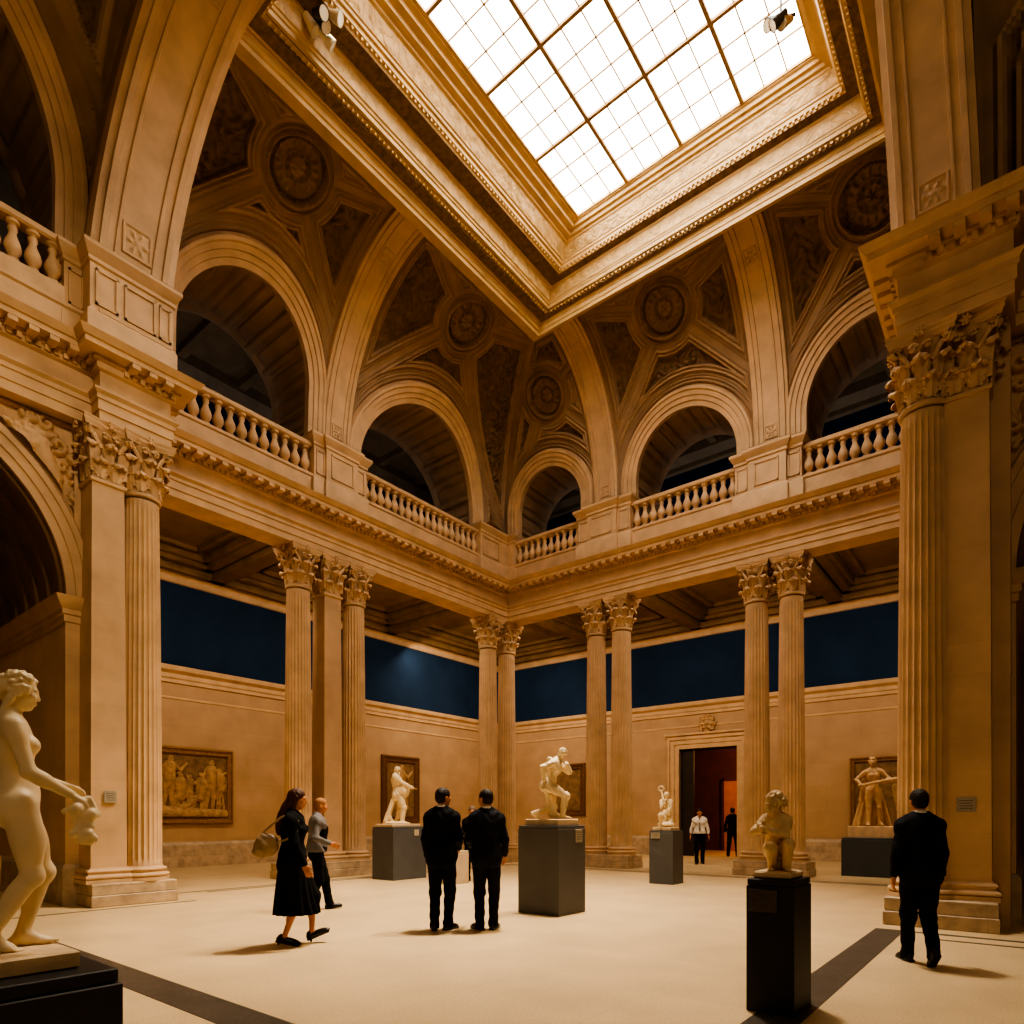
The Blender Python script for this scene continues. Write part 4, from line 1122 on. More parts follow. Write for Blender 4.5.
def hand_prims(F, w, d, palm, side, curl):
    """palm: direction the palm faces; thumb leaves the side of the palm"""
    d = unit(d)
    n = V(-side,0,0) if palm is None else np.asarray(palm,float)
    n = unit(n-d*np.dot(n,d)); a = np.cross(d,n)*side      # across the palm, towards the thumb
    if palm is None and a[1] < 0: a = -a
    R = np.stack([a,n,d],1)
    F.cap(w, w+d*.03, .026, .024, .012)
    F.box(w+d*.055, (.026,.006,.034), R, .010, .012)
    L = [.062,.072,.067,.052]
    for i in range(4):
        o = w + d*.090 + a*(.031-.0205*i) ; dd = unit(d+a*(.10-.07*i))
        c1, c2, c3 = curl*.45, curl*1.0, curl*1.5
        p = o; l = L[i]
        for ang, f, r in ((c1,.48,.0088),(c2,.30,.0080),(c3,.26,.0072)):
            e = unit(dd*math.cos(ang)+n*math.sin(ang)); q = p+e*l*f; F.cap(p, q, r, r*.93, .004); p = q
    o = w+d*.030+a*.026; p1 = o+unit(d*.75+a*.75+n*.25)*.038; p2 = p1+unit(d*.95+a*.25+n*.30)*.030
    F.cap(o, p1, .012, .010, .008); F.cap(p1, p2, .010, .008, .004)
def foot_prims(F, an, t, pitch, side):
    t = unit(V(t[0],t[1],0)); up = V(0,0,1); a = unit(np.cross(t,up))
    p = math.radians(pitch); T = t*math.cos(p)-up*math.sin(p); U = up*math.cos(p)+t*math.sin(p)
    heel = an - T*.045 - U*.045; ball = an + T*.115 - U*.052
    F.cap(an, heel, .036, .034, .02); F.cap(an+T*.01, ball, .036, .028, .03); F.cap(heel, ball, .030, .027, .02)
    F.ell(ball, (.042,.05,.026), np.stack([a,T,U],1), .02)
    for i in range(5):
        q = ball+a*side*(-.032+.016*i)+T*.03; F.cap(q, q+T*(.042-.006*i)-U*.002, .0135-.0012*i, .011-.001*i, .004)
def shoe_prims(F, an, t, pitch, heel=0.0, g=0.0):
    t = unit(V(t[0],t[1],0)); up = V(0,0,1); a = unit(np.cross(t,up))
    p = math.radians(pitch); T = t*math.cos(p)-up*math.sin(p); U = up*math.cos(p)+t*math.sin(p); R = np.stack([a,T,U],1)
    F.ell(an+T*.045-U*.045, (.044+g,.13,.040), R, .02); F.ell(an+T*.125-U*.055, (.043+g,.075,.026), R, .02); F.ell(an-T*.03-U*.03, (.038+g,.045,.05), R, .02)
    F.box(an+T*.05-U*.073, (.030+g,.125,.006), R, .008, .01)
    if heel: F.cap(an-T*.045-U*.05, an-T*.05-U*(.075+heel), .022, .012, .01)
# ------------------------------------------------------------------ people
def head_dir(dx, dy): return math.atan2(-dx, dy)
RIGHT = (.781,.624)            # towards the right of the hall as seen from the entrance
def body(P, root, h=.007, skin='skin', fem=0, hand=True):
    F = SDF(); P.torso(F, -.012, fem); P.legs(F, -.004 if fem else -.020, fem, shod=True); P.arm(F, -.013, fem, hand); P.headp(F)
    return F.obj('body', M[skin], root, h)
def wrinkle(amp, s1=38, s2=23):
    return lambda X,Y,Z: amp*np.sin(Z*s1+3*np.sin(X*s2)+2*np.sin(Y*19))*np.sin(X*17+Y*21+Z*9)
def jacket(P, root, m, hem=.80, h=.008, fem=0, flare=.03, name='jacket'):
    F = SDF(); P.torso(F, .022, fem); C = P.Rc; R = P.Rp
    F.ell(P.chest+C@V(0,-.015,-.01), (.168,.122,.20), C, .06)
    if fem: F.ell(P.waist+R@V(0,-.005,-.02), (.145,.12,.20), R, .06)
    else: F.ell(P.waist+R@V(0,-.005,-.02), (.176,.130,.24), R, .06)
    F.ell(P.pelvis+R@V(0,-.01,-.02), (.182+flare*.3,.145,.24), R, .06)
    for k in (1,-1):
        F.ell(P.sh[k]+V(-k*.022,0,-.03), (.050,.058,.055), C, .07)
        sl = .003 if name == 'shirt' else 0
        F.cap(P.sh[k]+V(-k*.008,0,-.02), P.el[k], .060-sl, .053-sl, .035); F.cap(P.el[k], P.wr[k]*.93+P.el[k]*.07, .055-sl, .041-sl*.5, .02)
    F.cut(V(0,0,hem), V(0,0,-1))
    F.disp(wrinkle(.006))
    # neckline
    F.sub(P.neck+C@V(0,.02,.082), (.074,.080,.055), C, .012); F.sub(P.neck+C@V(0,.07,.05), (.05,.06,.075), C, .012)
    return F.obj(name, m, root, h)
def trousers(P, root, m, h=.008):
    F = SDF(); R = P.Rp
    F.ell(P.pelvis+R@V(0,-.01,.02), (.168,.122,.13), R, .05)
    for k in (1,-1):
        F.ell(P.pelvis+R@V(k*.075,-.055,-.05), (.095,.09,.10), R, .04)
        F.cap(P.hip[k], P.kn[k], .100, .074, .04); f = P.foot[k]+V(0,-.004,-.015)
        F.cap(P.kn[k], f, .072, .058, .03)
        F.cap(f+V(0,.01,.01), f+V(0,.02,-.03), .058, .060, .02)
    F.disp(wrinkle(.006, 30, 31)); F.cut(V(0,0,.022), V(0,0,-1))
    return F.obj('trousers', m, root, h)
def shoes(P, root, heel=0.):
    for k in (1,-1):
        F = SDF(); shoe_prims(F, P.foot[k], P.toe[k], P.pitch[k], heel); F.obj('shoe', M['shoe'], root, .006)
def shirt_collar(P, root, m='white'):
    F = SDF(); C = P.Rc
    for i in range(16):
        a = 2*PI*i/16; b = 2*PI*(i+1)/16
        q = lambda w: P.neck+C@V(.060*math.cos(w), .006+.062*math.sin(w), .040-.014*math.sin(w))
        F.cap(q(a), q(b), .019, .019, .008)
    F.cap(P.neck+C@V(0,.075,.0), P.chest+C@V(0,.115,.02), .022, .03, .02)
    return F.obj('shirt_collar', M[m], root, .006)
def hair(P, root, style, m, g=.012, h=.006):
    F = SDF(); P.hairp(F, style, g); F.disp(lambda X,Y,Z: .0025*np.sin(X*210+Z*90)*np.sin(Y*190+Z*70)); return F.obj('hair', m, root, h)
def person(loc, face, scale, lab, yaw_extra=0):
    r = empty('person', (*loc, 0), head_dir(*face), lab, 'person'); r.scale = (scale,)*3; return r
AWAY = (-.624,.781)

# woman with shoulder bag, walking to the right
P = Pose(pelvis=(0,0,.965), Rc=rot(0,3), Rh=rot(-4,6), foot_r=(.085,-.08,.115), foot_l=(-.07,.20,.135), toe_r=(.05,1,0), toe_l=(-.05,1,0), pitch_r=12, pitch_l=-22,
         hand_r=(.235,.17,.88), hand_l=(-.20,.06,.90), pole_er=(.3,-1,0), palm_r=(-1,.3,0), palm_l=(1,.2,0), curl=.6)
r = person((-6.66,4.28), (.66,.75), 1.0, 'woman in black cardigan and long black skirt walking, auburn hair, tan bag')
body(P, r, fem=1)
jacket(P, r, M['black'], hem=.84, fem=1, name='cardigan')
F = SDF()
F.ell(P.pelvis+V(0,-.01,.05), (.165,.125,.10), None, .05)
for i in range(12):
    t = i/11; z = 1.0-.67*t; F.ell((0,-.01+.05*t,z), (.165+.06*t,.135+.115*t,.08), None, .06)
for k in (1,-1): F.cap(P.hip[k], P.kn[k], .11, .088, .05); F.cap(P.kn[k], P.kn[k]*.6+P.foot[k]*.4, .085, .075, .05)
F.disp(lambda X,Y,Z: .012*np.clip((1.0-Z)/.6,0,1)*np.sin(np.arctan2(X,Y-.02)*15+np.sin(Z*7))); F.cut((0,0,.355), (0,0,-1))
F.obj('skirt', M['black'], r, .009)
shoes(P, r, .03); hair(P, r, 'long', M['hairbrown'])
# her bag hangs at her side
bag = empty('shoulder_bag', (0,0,0), 0, 'slouchy tan leather bag hanging behind the shoulder of the walking woman', 'bag')
hd = head_dir(.66,.75); bag.location = (-6.66,4.28,0); bag.rotation_euler = (0,0,hd)
F = SDF(); F.ell((.14,-.27,1.16), (.075,.135,.13), rot(0,-25), .03); F.ell((.14,-.28,1.11), (.085,.15,.09), rot(0,-18), .03); F.cap((.14,-.20,1.22),(.13,-.30,1.25),.035,.025,.04)
F.disp(lambda X,Y,Z: .006*np.sin(Y*40+Z*30)*np.sin(Z*35+X*20)); F.obj('pouch', M['leather'], bag, .008)
mb = MB(); mb.tube([(.14,-.36,1.20),(.15,-.28,1.32),(.15,-.12,1.46),(.14,-.02,1.505),(.16,.08,1.43),(.19,.07,1.30),(.19,-.04,1.22),(.17,-.17,1.18)], .013, 8); mb.build('strap', M['leather'], bag, smooth=60)

# balding man behind her
P = Pose(pelvis=(0,0,.95), Rc=rot(0,4), Rh=rot(4,10), foot_r=(.08,-.16,.12), foot_l=(-.09,.20,.09), pitch_r=26, pitch_l=-6, hand_r=(.20,.20,1.06), hand_l=(-.16,.24,1.04), pole_er=(.5,-1,-.4), pole_el=(-.5,-1,-.4), palm_r=(-1,0,.2), palm_l=(1,0,.2), curl=.8)
r = person((-8.86,6.12), (.55,.83), 1.0, 'ginger haired man in pale grey shirt and dark waistcoat walking behind the woman')
body(P, r, .008)
jacket(P, r, M['grey'], hem=.93, name='shirt', h=.009)
F = SDF(); F.ell(P.chest+V(0,.02,-.04),(.172,.145,.23),P.Rc,.05); F.ell(P.waist+V(0,.015,0),(.168,.142,.20),None,.05); F.ell(P.pelvis+V(0,.0,.02),(.185,.15,.12),None,.05)
F.cut((0,0,.92),(0,0,-1)); F.cut(P.chest+V(0,0,.10),(0,.5,1)); F.obj('waistcoat', M['black'], r, .009)
trousers(P, r, M['black'], .009); shoes(P, r); hair(P, r, 'crop', M['hairblond'], .006)

# two men in dark suits in conversation
P = Pose(pelvis=(0,0,.95), Rc=rot(-6,3), Rh=rot(-42,4), foot_r=(.075,.03,.085), foot_l=(-.085,-.03,.085), toe_r=(.55,1,0), toe_l=(-.2,1,0), hand_r=(.17,.28,1.02), hand_l=(-.22,.16,.92), pole_er=(.35,-1,-.2), pole_el=(-.35,-1,-.2), palm_r=(-1,.2,0), palm_l=(1,0,0), curl=.7)
r = person((-6.00,6.04), (-.56,.83), 1.04, 'man in black suit, left of the two talking, seen from behind, thinning dark hair')
body(P, r); jacket(P, r, M['black'], hem=.78); trousers(P, r, M['black']); shoes(P, r); shirt_collar(P, r); hair(P, r, 'short', M['hairdark'], .008)
P = Pose(pelvis=(0,0,.95), Rc=rot(8,2), Rh=rot(46,4), foot_r=(.085,.0,.085), foot_l=(-.085,-.02,.085), toe_r=(.3,1,0), toe_l=(-.7,1,0), hand_r=(.23,.17,.94), hand_l=(-.20,.27,1.04), pole_er=(.35,-1,-.2), pole_el=(-.35,-1,-.2), palm_l=(.6,-.2,.6), palm_r=(-1,0,0), curl=.7)
r = person((-5.58,6.45), (-.62,.78), 1.03, 'man in navy suit, right of the two talking, white collar, seen from behind')
body(P, r); jacket(P, r, M['navy'], hem=.80); trousers(P, r, M['navy']); shoes(P, r); shirt_collar(P, r); hair(P, r, 'short', M['hairdark'], .008)

# third visitor behind the pale block, seen between them
P = Pose(pelvis=(0,0,.95), Rh=rot(10,12), hand_r=(.12,.28,1.12), hand_l=(-.10,.30,1.10), palm_r=(-1,0,0), palm_l=(1,0,0), curl=.8)
r = person((-10.18,11.25), (.60,-.80), .98, 'grey haired person in black jacket and white shirt, seen between the two suited men')
body(P, r, .009); jacket(P, r, M['black'], hem=.80, h=.010); trousers(P, r, M['black'], .010); shoes(P, r); shirt_collar(P, r); hair(P, r, 'short', M['hairgrey'])

# man walking away on the right
P = Pose(pelvis=(0,0,.955), Rc=rot(3,3), Rh=rot(10,2), foot_r=(.06,-.20,.16), foot_l=(-.075,.14,.085), toe_r=(.05,1,0), toe_l=(-.18,1,0), pitch_r=38, hand_l=(-.25,-.02,.86), hand_r=(.23,.12,.90), pole_er=(.35,-1,-.2), pole_el=(-.35,-1,-.2), palm_l=(1,0,0), palm_r=(-1,0,0), curl=.6)
r = person((-.86,7.62), (-.40,.92), .975, 'man in dark navy suit walking away beside the large right column')
body(P, r); jacket(P, r, M['navy'], hem=.80); trousers(P, r, M['navy']); shoes(P, r); shirt_collar(P, r); hair(P, r, 'short', M['hairdark'], .009)

# man in white shirt coming out of the doorway
P = Pose(pelvis=(0,0,.95), Rh=rot(0,10), foot_r=(.09,.10,.09), foot_l=(-.09,-.12,.10), hand_r=(.29,.0,.86), hand_l=(-.29,.03,.86), palm_l=(1,0,0), palm_r=(-1,0,0))
r = person((-8.32,20.1), (.40,-.92), 1.0, 'man in white shirt, tie and dark trousers walking in front of the doorway')
body(P, r, .010); jacket(P, r, M['white'], hem=.98, h=.012, name='shirt'); trousers(P, r, M['black'], .012); shoes(P, r); hair(P, r, 'short', M['hairdark'])
F = SDF(); F.cap(P.neck+V(0,.10,-.02), P.waist+V(0,.155,.06), .020, .034, .01); F.obj('necktie', M['tie'], r, .01)
# dark clothed visitor inside the doorway
P = Pose(pelvis=(0,0,.95), foot_r=(.16,.02,.085), foot_l=(-.16,.0,.085), hand_r=(.27,.02,.9), hand_l=(-.27,.02,.9), palm_l=(1,0,0), palm_r=(-1,0,0))
r = person((-8.98,24.9), (-.2,.97), 1.06, 'person in dark clothes standing inside the doorway, legs apart')
body(P, r, .011); jacket(P, r, M['black'], hem=.88, h=.012); trousers(P, r, M['black'], .012); shoes(P, r); hair(P, r, 'short', M['hairdark'])

# ------------------------------------------------------------------ plinths and statues
def pedestal(x0, x1, y0, y1, z, m, lab, cap=None, plates=()):
    r = empty('display_pedestal', ((x0+x1)/2,(y0+y1)/2,0), 0, lab, 'pedestal', 'painted statue pedestals')
    w, d = (x1-x0)/2, (y1-y0)/2
    mb = MB(); mb.bevbox(-w,w,-d,d,0,z-.05,.006); mb.build('plinth_body', m, r)
    mb = MB(); e = .006 if cap is None else cap; mb.bevbox(-w+e,w-e,-d+e,d-e,z-.048,z,.006); mb.build('plinth_top', m, r)
    for kind, u, zz, pw, phh, mm in plates:
        plaque(kind, w if kind == 'x' else u, u if kind == 'x' else -d, zz, pw, phh, M[mm], None, r)
    return r
pedestal(-6.21,-5.45,7.93,8.66,1.35,M['ped'],'square grey pedestal carrying the striding statue in the middle of the hall',plates=[('x',.17,1.19,.19,.20,'plaque')])
pedestal(-12.42,-11.66,10.14,11.2,1.26,M['ped'],'grey pedestal carrying the pot-bellied statue',plates=[('x',.20,1.12,.14,.14,'paper')])
pedestal(-6.70,-6.13,13.34,13.88,1.19,M['ped'],'small grey pedestal carrying the kneeling statue by the doorway',plates=[('y',-.13,1.08,.22,.13,'plaque')])
pedestal(-3.77,-2.35,18.2,19.2,.97,M['pedblue'],'wide low slate pedestal under the standing statue on the right')
pedestal(-1.68,-1.335,4.95,5.41,1.0,M['pedblack'],'tall narrow charcoal pedestal carrying the crouching statue in the foreground',plates=[('y',-.05,.84,.21,.17,'plaquedark')])
pedestal(-10.42,-9.93,10.36,10.86,.74,M['pedpale'],'low pale pedestal seen between the two suited men')
# foreground pedestal at the left edge: body with a stepped top slab
r = empty('display_pedestal', (-4.95,.7,0), 0, 'black stepped pedestal at the left edge under the large nude statue', 'pedestal', 'painted statue pedestals')
mb = MB(); mb.bevbox(-.62,.57,-.80,.93,0,.44,.008); mb.build('plinth_body', M['pedblack'], r)
mb = MB(); mb.bevbox(-.60,.55,-.78,.91,.445,.53,.008); mb.build('plinth_top', M['pedblack'], r)

def statue(loc, z, face, scale, lab, base, m, F, h, name='statue', bm=None, off=(0,0)):
    """base: (w,d,t) slab"""
    r = empty(name, (*loc, z), 0, lab, 'statue')
    w, d, t = base; mb = MB(); mb.bevbox(-w/2,w/2,-d/2,d/2,0,t,.012); mb.build('statue_base', bm or M['slab'], r)
    o = F.obj('figure', m, r, h); o.scale = (scale,)*3; o.location = (off[0],off[1],t-.004); o.rotation_euler = (0,0,head_dir(*face))
    return r
# large nude at the left edge, right arm forward holding a bunch of drapery
P = Pose(pelvis=(.0,.0,.925), Rp=rot(0,-3,-4), Rc=rot(-3,-2,3), Rh=rot(-2,10), foot_r=(.09,-.15,.115), foot_l=(-.08,.03,.08), toe_r=(.25,1,0), toe_l=(.0,1,0), pitch_r=18,
         hand_r=(.17,.25,.985), hand_l=(-.16,.27,1.05), pole_er=(.35,-1,-.5), pole_el=(-.5,-1,-.3), palm_r=(-.3,.2,-1), palm_l=(.5,0,-1), pole_kr=(.1,1,0), curl=.75)
F = SDF(); P.torso(F, .004, 1); P.legs(F, .006, 1); P.arm(F, .007, 1); P.headp(F); P.hairp(F, 'curls')
F.ell(P.head+P.Rh@V(0,-.09,-.02), (.05,.045,.05), None, .03); F.cap(P.head+P.Rh@V(.07,-.04,-.06), P.head+P.Rh@V(.055,-.07,-.16), .022, .014, .02)
h0 = P.wr[1]+V(-.01,.085,-.05)
for i in range(16):
    rn = random.Random(i+11); q = h0+V(rn.uniform(-.035,.035), rn.uniform(-.07,.05), -.04-rn.uniform(0,.22)); F.ell(q, V(.030,.030,.034)*rn.uniform(.8,1.25), None, .012)
F.cap(h0+V(0,-.03,0), h0+V(0,-.02,-.22), .035, .045, .02); F.cap(h0+V(0,.02,.02), h0+V(0,.07,-.08), .025, .02, .02); F.cap(h0+V(0,-.06,-.03), h0+V(0,-.11,-.06), .018, .02, .015)
F.cap(P.pelvis+V(-.02,-.18,-.95), P.pelvis+V(-.02,-.14,-.35), .075, .06, .03)
statue((-4.97,.93), .53, (.14,.99), .985, 'large pale marble nude at the left edge, in profile, holding a bunch of drapery', (.76,1.07,.11), M['marble'], F, .0065, off=(.02,.31))
# striding, stooping figure
P = Pose(pelvis=(0,-.08,.72), Rp=rot(0,16), Rc=rot(-10,26), Rh=rot(-24,36), foot_r=(.11,.22,.08), foot_l=(-.10,-.36,.13), pitch_l=42, toe_r=(.05,1,0), toe_l=(-.05,1,0), pole_kr=(.1,1,.5), pole_kl=(-.1,1,-.3),
         hand_r=(.20,-.16,.84), hand_l=(-.02,.30,1.18), pole_er=(.8,-1,.2), pole_el=(-.8,.2,-.8), palm_r=(-1,.3,0), palm_l=(.3,-1,.3), curl=1.1)
F = SDF(); P.torso(F, .028); P.legs(F, .020); P.arm(F, .016); P.headp(F); P.hairp(F, 'short', .012)
F.cap((-.02,-.10,.55),(-.03,.02,.12),.07,.09,.05); F.cap((-.03,.02,.1),(.02,.20,.04),.08,.05,.04); F.cap((.05,-.05,1.25),(-.05,.12,1.0),.06,.05,.05)
F.disp(wrinkle(.008, 26, 29))
statue((-5.83,8.30), 1.35, (.84,.54), .745, 'glowing white statue of a striding stooped nude on the middle grey pedestal', (.62,.56,.10), M['marble'], F, .008)
# pot-bellied figure
P = Pose(pelvis=(0,0,.92), Rp=rot(0,-8), Rc=rot(0,-4), Rh=rot(-6,14), foot_r=(.10,.12,.08), foot_l=(-.10,-.06,.09), hand_r=(.18,.42,1.10), hand_l=(-.20,.30,1.12), pole_er=(.5,-1,-.5), pole_el=(-.5,-1,-.5), palm_r=(0,0,1), palm_l=(0,0,1), curl=.5, toe_r=(.3,1,0))
F = SDF(); P.torso(F, .045, 0, 1.3); P.legs(F, .03); P.arm(F, .02); P.headp(F); P.hairp(F, 'short', .01)
F.ell(P.head+P.Rh@V(0,.06,-.09), (.05,.045,.07), None, .03)
F.cap((.06,-.15,.72),(.10,-.38,.10),.07,.06,.05); F.cap((.0,-.12,.72),(-.05,-.36,.08),.06,.08,.05); F.cap((.06,-.3,.3),(-.06,-.2,.05),.06,.08,.06); F.ell((0,-.05,.03),(.24,.42,.05),None,.05)
F.disp(wrinkle(.008, 24, 27))
statue((-12.04,10.62), 1.26, (.66,.75), .80, 'white pot-bellied nude statue in profile, forearm held out, on a grey pedestal', (.60,.90,.07), M['marble'], F, .009)
# small kneeling group with raised curl
P = Pose(pelvis=(0,-.05,.50), Rp=rot(0,10), Rc=rot(12,18), Rh=rot(20,16), foot_r=(.14,.20,.08), foot_l=(-.12,-.28,.06), pitch_l=60, pole_kr=(.2,1,.6), pole_kl=(-.3,1,-.2), hand_r=(.10,.20,.98), hand_l=(-.10,.20,.92), palm_r=(-1,0,0), palm_l=(1,0,0), curl=1.0)
F = SDF(); P.torso(F, .02); P.legs(F, .02); P.arm(F, .014); P.headp(F); P.hairp(F, 'curls')
F.ell((0,0,.10),(.30,.34,.12),None,.06); F.ell((.08,.18,.40),(.14,.12,.28),None,.06); F.ell((-.12,.14,.62),(.10,.10,.20),None,.05)
pr = None
for i in range(12):
    a = i/11*PI*1.7; q = V(.16+.02*i/11, .02, 1.36) + V(.11*math.sin(a)*.9, 0, -.09*math.cos(a)+.09)
    if pr is not None: F.cap(pr, q, .028, .026, .015)
    pr = q
F.cap((.16,.02,1.36),(.10,.06,1.05),.03,.05,.03); F.disp(wrinkle(.010, 27, 33))
statue((-6.42,13.60), 1.19, (.30,-.95), .60, 'small cream statue of a kneeling figure under a raised curl, beside the doorway', (.44,.42,.08), M['marble'], F, .011)
# standing statue on the right holding a long bar
P = Pose(pelvis=(0,0,.95), Rp=rot(0,0,-5), Rc=rot(0,0,5), Rh=rot(-10,8,0), foot_r=(.12,.10,.08), foot_l=(-.16,.0,.08), hand_r=(.30,.18,1.06), hand_l=(-.22,.26,1.16), pole_er=(1,-.5,-.2), pole_el=(-1,-.4,-.4), palm_r=(-1,0,.4), palm_l=(.5,-.5,.6), curl=1.0, toe_r=(.4,1,0), toe_l=(-.4,1,0))
F = SDF(); P.torso(F, .004, 1); P.legs(F, .008, 1); P.arm(F, .004, 1); P.headp(F); P.hairp(F, 'curls')
F.cap((.36,.22,1.05),(-.46,.30,1.20),.035,.055,.02); F.cap((-.30,.28,1.17),(-.56,.30,1.22),.05,.03,.02)
for i in range(10):
    a = -1+2*i/9; F.cap((a*.18,-.14,.85+.1*abs(a)),(a*.40,-.12-.05*(i % 2),.03),.045,.055,.03)
F.cap((.2,-.1,1.2),(.26,-.13,.7),.05,.05,.04); F.disp(wrinkle(.004, 30, 25))
statue((-3.12,18.62), .97, (.35,-.94), .98, 'standing nude statue with drapery holding a long bar, before the framed recess on the right', (1.05,.62,.30), M['marble3'], F, .010)
# crouching figure in the foreground
P = Pose(pelvis=(.02,-.10,.36), Rp=rot(0,12), Rc=rot(-14,20), Rh=rot(-42,8), foot_r=(.10,.06,.08), foot_l=(-.12,.14,.08), toe_r=(.1,1,0), toe_l=(-.2,1,0), pole_kr=(.05,1,1), pole_kl=(-.15,1,1),
         hand_r=(.22,.34,.70), hand_l=(.12,.38,.66), pole_er=(.9,.2,-.8), pole_el=(-.5,.3,-1), palm_r=(-.6,-.6,.2), palm_l=(.5,-.7,.3), curl=1.1)
F = SDF(); P.torso(F, .055); P.legs(F, .034); P.arm(F, .026)
s0 = 1.72; c0 = P.head.copy()
G = SDF(); P.headp(G, neck=False); P.hairp(G, 'curls')
for p in G.p:                               # oversized curly head
    p = list(p)
    p[1] = c0+V(-.02,.0,.03)+(p[1]-c0)*s0
    if p[0] == 'c': p[2] = c0+V(-.02,.0,.03)+(p[2]-c0)*s0; p[3] *= s0; p[4] *= s0
    else: p[2] = p[2]*s0
    F.p.append(tuple(p))
F.cap(P.neck, c0+V(-.01,-.02,-.05), .075, .07, .04)
for i in range(14):                          # bunch held at the shoulder
    rn = random.Random(i+40); F.ell(P.wr[1]+V(rn.uniform(-.05,.09),rn.uniform(-.05,.06),rn.uniform(-.10,.14)), V(.035,.035,.035)*rn.uniform(.8,1.3), None, .012)
F.ell((0,-.12,.10),(.16,.12,.12),None,.06); F.disp(wrinkle(.004, 30, 25))
statue((-1.51,5.17), 1.0, (.30,-.95), .47, 'small crouching curly headed stone statue on the tall charcoal pedestal', (.27,.33,.055), M['marble2'], F, .008)

# ------------------------------------------------------------------ lamps at the skylight
def lamp_cluster(loc, heads, mh, lab):
    r = empty('spotlight_cluster', loc, 0, lab, 'spotlight', 'spotlights at the skylight')
    mb = MB(); mb.tube([(0,0,.55),(0,0,.05)], .02, 8); mb.tube([(-.22,-.12,.05),(.22,.12,.05)], .025, 8); mb.build('bracket', M['lampblack'], r, smooth=50)
    for i, (x, y, z, dx, dy, dz) in enumerate(heads):
        d = unit((dx,dy,dz)); a = V(x,y,z); B = basis(d); m = MB(); n = 16
        prof = [(.045,-.16),(.06,-.15),(.075,-.02),(.09,.03),(.105,.14),(.098,.145)]
        vs = []; 
        for rr, t in prof:
            for k in range(n): w = 2*PI*k/n; vs.append(tuple(a+B@V(rr*math.cos(w), rr*math.sin(w), t)))
        fs = [(q*n+k, q*n+(k+1) % n, (q+1)*n+(k+1) % n, (q+1)*n+k) for q in range(len(prof)-1) for k in range(n)] + [tuple(range(n-1,-1,-1))]
        m.add(vs, fs); o = m.build('lamp_head', M[mh[i % len(mh)]], r, smooth=40)
        m = MB(); m.add([tuple(a+B@V(.096*math.cos(2*PI*k/n), .096*math.sin(2*PI*k/n), .135)) for k in range(n)], [tuple(range(n))]); m.build('lens', M['lampwhite'], o)
lamp_cluster((-9.74,6.84,15.52), [(-.2,-.1,.0,.3,.5,-.8),(.0,.0,-.05,.6,.2,-.8),(.2,.1,.02,.7,.5,-.5),(-.08,.14,-.12,.3,.9,-.6),(.12,-.14,-.1,.9,.1,-.6)], ['lampwhite','lampblack','lampwhite'], 'cluster of black and white spotlights at the upper left corner of the skylight frame')
lamp_cluster((-3.55,12.3,16.02), [(-.12,-.06,0,-.6,-.6,-.6),(.08,.04,-.04,-.4,-.7,-.7),(.0,-.12,-.1,-.7,-.3,-.6)], ['lampblack','leather'], 'small cluster of spotlights hanging against the glass at the upper right')
# ------------------------------------------------------------------ camera and light
cam = bpy.data.cameras.new('camera'); cam.sensor_width = 36; cam.lens = 36*648.5/1024
cam.shift_y = 307/1024; cam.clip_end = 200
co = bpy.data.objects.new('camera', cam); COL.objects.link(co)
co.location = (0,0,1.45); co.rotation_euler = (PI/2, 0, math.radians(38.62)); sc.camera = co
def spot(name, loc, tgt, power, size, color, radius, blend=.6):
    l = bpy.data.lights.new(name, 'SPOT'); l.energy = power; l.spot_size = math.radians(size); l.spot_blend = blend
    l.color = color; l.shadow_soft_size = radius
    o = bpy.data.objects.new(name, l); COL.objects.link(o); o.location = loc
    o.rotation_euler = (Vector(tgt)-Vector(loc)).to_track_quat('-Z','Y').to_euler(); return o
WARM = (1,.78,.50)
spot('daylight_through_skylight', (-6.0,9.6,16.2), (-6.6,8.0,0), 7600, 62, (1,.84,.64), .55, 1.0)
spot('spot_or_fill_beam', (-3.7,12.2,15.9), (-8.6,7.0,0), 6000, 42, WARM, .2, .9)
spot('spot_or_fill_beam', (1.5,.5,13.5), (-13.5,2.5,6.0), 1700, 44, WARM, .4, .8)  # added fill on the left arch, no lamp cluster there
spot('spot_or_fill_beam', (-3.7,12.2,15.9), (-4.95,1.3,1.4), 2200, 12, WARM, .15, .7)
spot('spot_or_fill_beam', (-9.7,6.9,15.5), (-12.0,10.6,1.9), 550, 12, WARM, .15, .7)
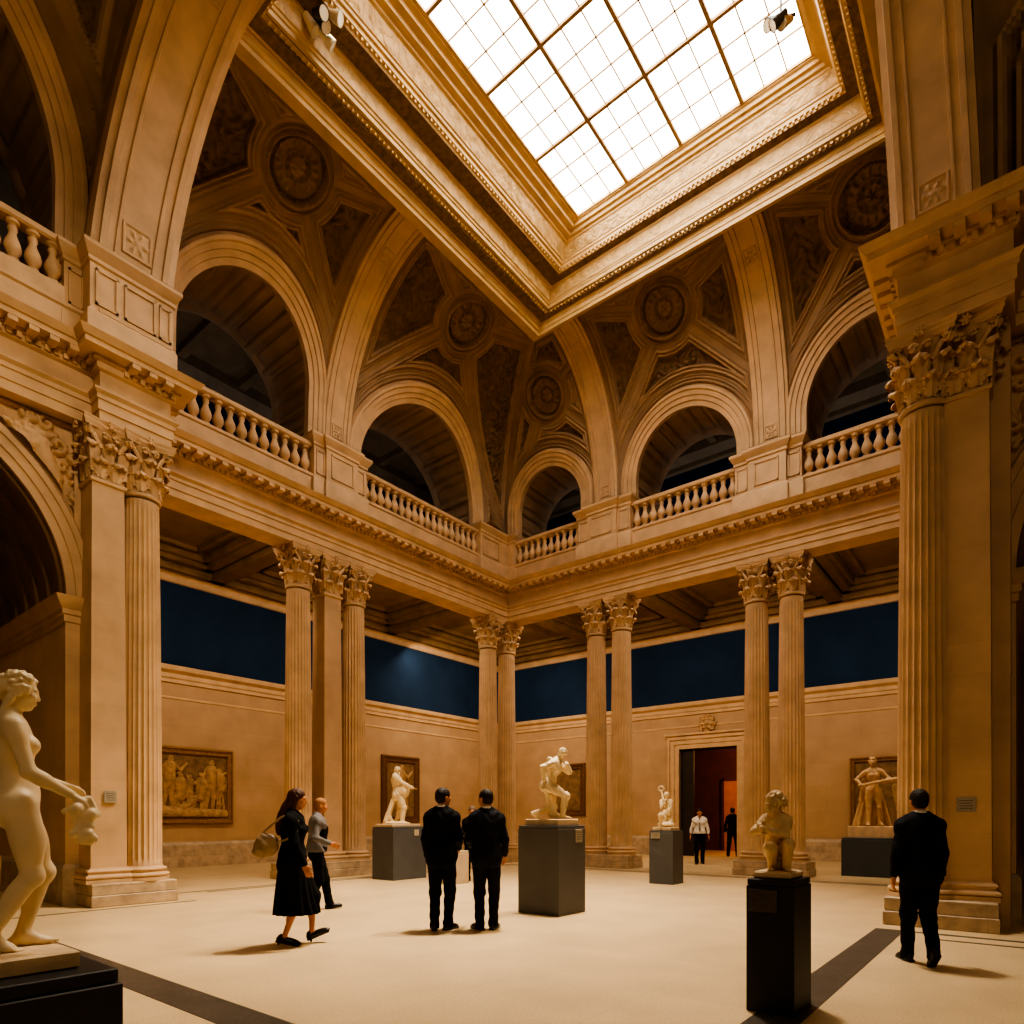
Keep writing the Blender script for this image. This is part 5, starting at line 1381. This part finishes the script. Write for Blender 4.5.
spot('spot_or_fill_beam', (-9.7,6.9,15.5), (-5.8,8.3,1.8), 500, 14, WARM, .15, .6)
def area(name, loc, rot, sx, sy, power, color):
    l = bpy.data.lights.new(name, 'AREA'); l.shape = 'RECTANGLE'; l.size = sx; l.size_y = sy; l.energy = power; l.color = color
    o = bpy.data.objects.new(name, l); COL.objects.link(o); o.location = loc; o.rotation_euler = rot; return o
# added unseen fill behind the entablature, brightening the aisle back walls
for y in (1.5, 7.2, 13.5, 20.0): area('aisle_fill', (XL-.75,y,8.4), (0,math.radians(36),0), .5, 4.2, 85, (1,.78,.52))
for x in (-17.5, -12.2, -7.4, -2.5, 3): area('aisle_fill', (x,YR+.75,8.4), (math.radians(36),0,0), 4.2, .5, 85, (1,.78,.52))
for y in (2, 7.7, 13.3): area('gallery_fill', (XL-1.6,y,9.75), (0,math.radians(105),0), .3, 3, 26, (.7,.84,1))  # added unseen fill so the blue gallery walls show
for x in (-12, -7.5, -2.7): area('gallery_fill', (x,YR+1.6,9.75), (math.radians(105),0,0), 2.5, .3, 26, (.7,.84,1))
area('entrance_fill', (3.5,-5,13), tuple((Vector((-10,7,3))-Vector((3.5,-5,13))).to_track_quat('-Z','Y').to_euler()), 4, 4, 220, (1,.76,.48))  # added fill high behind the camera, stands for no known source
pl = bpy.data.lights.new('far_room_lamp', 'POINT'); pl.energy = 260; pl.color = (1,.5,.2); pl.shadow_soft_size = .3
o = bpy.data.objects.new('far_room_lamp', pl); COL.objects.link(o); o.location = (-8.2, YB+2.6, 4.2)
w = bpy.data.worlds.new('world'); sc.world = w; w.use_nodes = True
w.node_tree.nodes['Background'].inputs[0].default_value = (1,.72,.45,1)
w.node_tree.nodes['Background'].inputs[1].default_value = .035
sc.view_settings.view_transform = 'AgX'
sc.view_settings.look = 'AgX - High Contrast'
sc.view_settings.exposure = 0.66
sc.cycles.max_bounces = 7; sc.cycles.diffuse_bounces = 5; sc.cycles.glossy_bounces = 3
sc.cycles.caustics_reflective = False; sc.cycles.caustics_refractive = False
sc.cycles.sample_clamp_indirect = 8
sc.cycles.use_denoising = True
